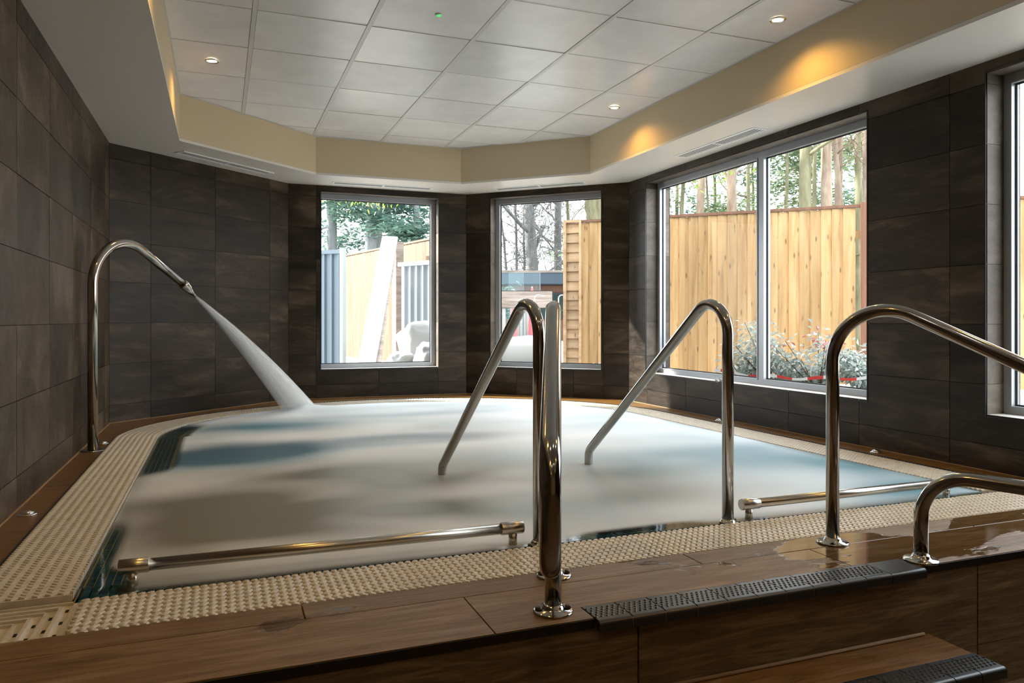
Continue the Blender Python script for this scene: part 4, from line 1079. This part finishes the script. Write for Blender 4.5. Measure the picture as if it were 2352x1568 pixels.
def tree(u, Y, h, r, label, bm_k, seed, kind='bare', lean_px=0, nb_=9, blen=1.6, z0=None, fol='needle', first=.25, nf=2600, fork=False):
    z0 = -.1 if z0 is None else z0
    p = at(u, Y, z0); rr = rnd(seed)
    nm_ = {'bare': 'bare_tree', 'conifer': 'conifer_tree', 'pole': 'slender_tree'}[kind]
    t = thing(nm_, label, 'tree', tuple(p)); X = Vector((.9327, -.3607)); lean = tuple(X*(lean_px/1734*Y)/4.0)
    pts, rs = wobble(p, h, r, lean, rr, 14, .05 if kind != 'pole' else .08)
    q = MB(); q.tube(pts, rs, 14)
    q.build('trunk', M_[bm_k], t)
    bq = MB(); tips = []
    for k in range(nb_):
        f_ = first+(1-first)*(k+rr.random())/nb_; i = min(13, int(f_*14)); b0 = pts[i].lerp(pts[i+1], f_*14-i); a = rr.uniform(0, 2*PI)
        if kind == 'conifer': d = Vector((math.cos(a), math.sin(a), rr.uniform(-.15, .15))); branch(bq, b0, d, blen*rr.uniform(.6, 1.15)*(1.15-.5*f_), rs[i]*.22, 1, rr, tips, .12, .0)
        else: d = Vector((math.cos(a), math.sin(a), rr.uniform(.25, .9))).normalized(); branch(bq, b0, d, blen*rr.uniform(.7, 1.3), max(.018, rs[i]*rr.uniform(.25, .45)), 3 if Y < 40 and u < 1400 and u > 1100 else 2, rr, tips, .28, .06, .014 if Y > 25 else .007)
    if fork:
        for s_ in (-1, 1):
            d = Vector((X.x*s_*.75, X.y*s_*.75, .8)).normalized(); branch(bq, pts[fork], d, 2.4, rs[fork]*.62, 2, rr, tips, .12, .05)
    bq.build('branches', M_[bm_k], t)
    if kind == 'conifer' and nf:
        fq = MB(); ntot = len(tips); nf = int(nf*(1.7 if nf != 5201 else .8))
        for k in range(nf):
            tp = tips[rr.randrange(ntot)]; i = rr.randint(1, len(tp)-2); c_ = tp[i].lerp(tp[i+1], rr.random())+Vector((rr.gauss(0,.13), rr.gauss(0,.13), rr.gauss(-.03,.06)))
            a = rr.uniform(0, 2*PI); ln = rr.uniform(.09, .24); d = Vector((math.cos(a), math.sin(a), rr.gauss(-.15,.2))).normalized()*ln; s_ = Vector((-d.y, d.x, rr.gauss(0,.03))).normalized()*ln*.22
            fq.add([c_-s_*.4, c_+d*.5-s_, c_+d, c_+d*.5+s_], [(0,1,2,3)])
        fq.build('foliage', M_[fol], t, 'stuff')
    return t
# window 1
tree(762, 17, 9, .14, 'grey trunk conifer at the left side of the window with the leaning board', 'bark_d', 31, 'conifer', 0, 16, 1.9, fol='needle', nf=5200)
tree(852, 16, 9, .165, 'thick grey trunk conifer rising just left of the leaning board top', 'bark_d', 32, 'conifer', 4, 16, 1.8, fol='needle', nf=5200)
tree(872, 18, 8, .10, 'thin grey trunk conifer right of the thick one above the leaning board', 'bark_d', 33, 'conifer', 6, 12, 1.6, nf=3200)
tree(925, 19, 8, .10, 'leaning dark conifer over the right part of the sunlit fence', 'bark_d', 34, 'conifer', -40, 12, 1.9, nf=4200)
tree(985, 17, 7, .10, 'dark conifer with crooked branches at the right side of the board window', 'bark_d', 35, 'conifer', -30, 14, 1.9, nf=4600)
# window 2
tree(1236, 29, 13, .165*1.6, 'big pale bare tree above the pavilion roof', 'bark_s', 41, 'bare', -16, 14, 3.4, first=.16, fork=6)
tree(1281, 32, 12, .20, 'bare tree right of the big pale one, forked above the roof', 'bark_s', 42, 'bare', 0, 20, 3.6, first=.15)
tree(1368, 15, 9, .23, 'thick mossy bare tree at the top right of the window behind the steel rails', 'bark_g', 43, 'bare', 0, 14, 2.4, first=.22)
tree(1182, 30, 11, .06, 'leftmost thin bare sapling beside the frame of the middle window', 'bark_s', 44, 'pole', -26, 14, 1.8, first=.15)
tree(1194, 32, 11, .075, 'thin bare sapling second from the frame of the middle window', 'bark_s', 45, 'pole', -8, 12, 1.8, first=.15)
tree(1207, 30, 11, .065, 'straight thin bare sapling left of the big pale tree', 'bark_s', 46, 'pole', 0, 12, 1.9, first=.15)
tree(1320, 34, 11, .11, 'slim bare tree behind the slatted fence panel', 'bark_g', 47, 'bare', -10, 18, 3.4, first=.15)
# window 3
SP = [(1568, 16, .055, 'bark_g', 0, 'slender mossy tree at the far left of the wide window'), (1613, 13.5, .088, 'bark_t', 2, 'tan trunk tree left of the mullion, second from the left'),
      (1630, 16, .032, 'bark_g', 0, 'very thin tree close beside the tan trunk left of the mullion'), (1672, 13, .105, 'bark_t', 4, 'thick tan trunk tree just left of the mullion'),
      (1700, 15, .05, 'bark_g', 20, 'leaning thin mossy tree touching the mullion of the wide window'), (1851, 12.5, .125, 'bark_g', 3, 'thick green mossy tree, left of the pair in the right pane'),
      (1866, 14, .05, 'bark_g', 12, 'leaning thin tree between the two thick trunks in the right pane'), (1894, 12.5, .115, 'bark_t', 0, 'thick tan trunk tree, right of the pair in the right pane'),
      (1914, 14, .09, 'bark_t', 6, 'tan tree half hidden behind the thick tan trunk in the right pane'), (1960, 13, .062, 'bark_t', -24, 'crooked tan tree leaning left towards the thick trunks'),
      (1966, 14, .085, 'bark_g', 6, 'green mossy tree upright beside the crooked tan one'), (1996, 13, .095, 'bark_t', -14, 'tan tree at the right edge of the wide window')]
for i, (u, Y, r_, bk, lp_, lb) in enumerate(SP):
    tree(u, Y, 7.5, r_, lb, bk, 60+i, 'pole' if r_ < .07 else 'bare', lp_, 4, 1.4, first=.35)
for i, (u, Y, lp_, fo) in enumerate([(1555, 18, 0, 'needle2'), (1640, 19, 0, 'needle'), (1725, 20, 0, 'needle2'), (1800, 17, 0, 'needle2'), (1840, 21, 0, 'needle'), (1930, 18, 0, 'needle2'), (1990, 21, 0, 'needle'), (2060, 17, 0, 'needle2')]):
    where = ['at the left end of the wide window', 'behind the tan trunks left of the mullion', 'behind the mullion of the wide window', 'in the gap right of the mullion', 'behind the thick mossy trunk', 'right of the thick tan trunk', 'at the right edge of the wide window', 'past the right edge of the wide window'][i]
    tree(u, Y, 6.0, .06, 'feathery green evergreen '+where, 'bark_g', 90+i, 'conifer', 0, 22, 2.3, fol=fo, first=.12, nf=5201)
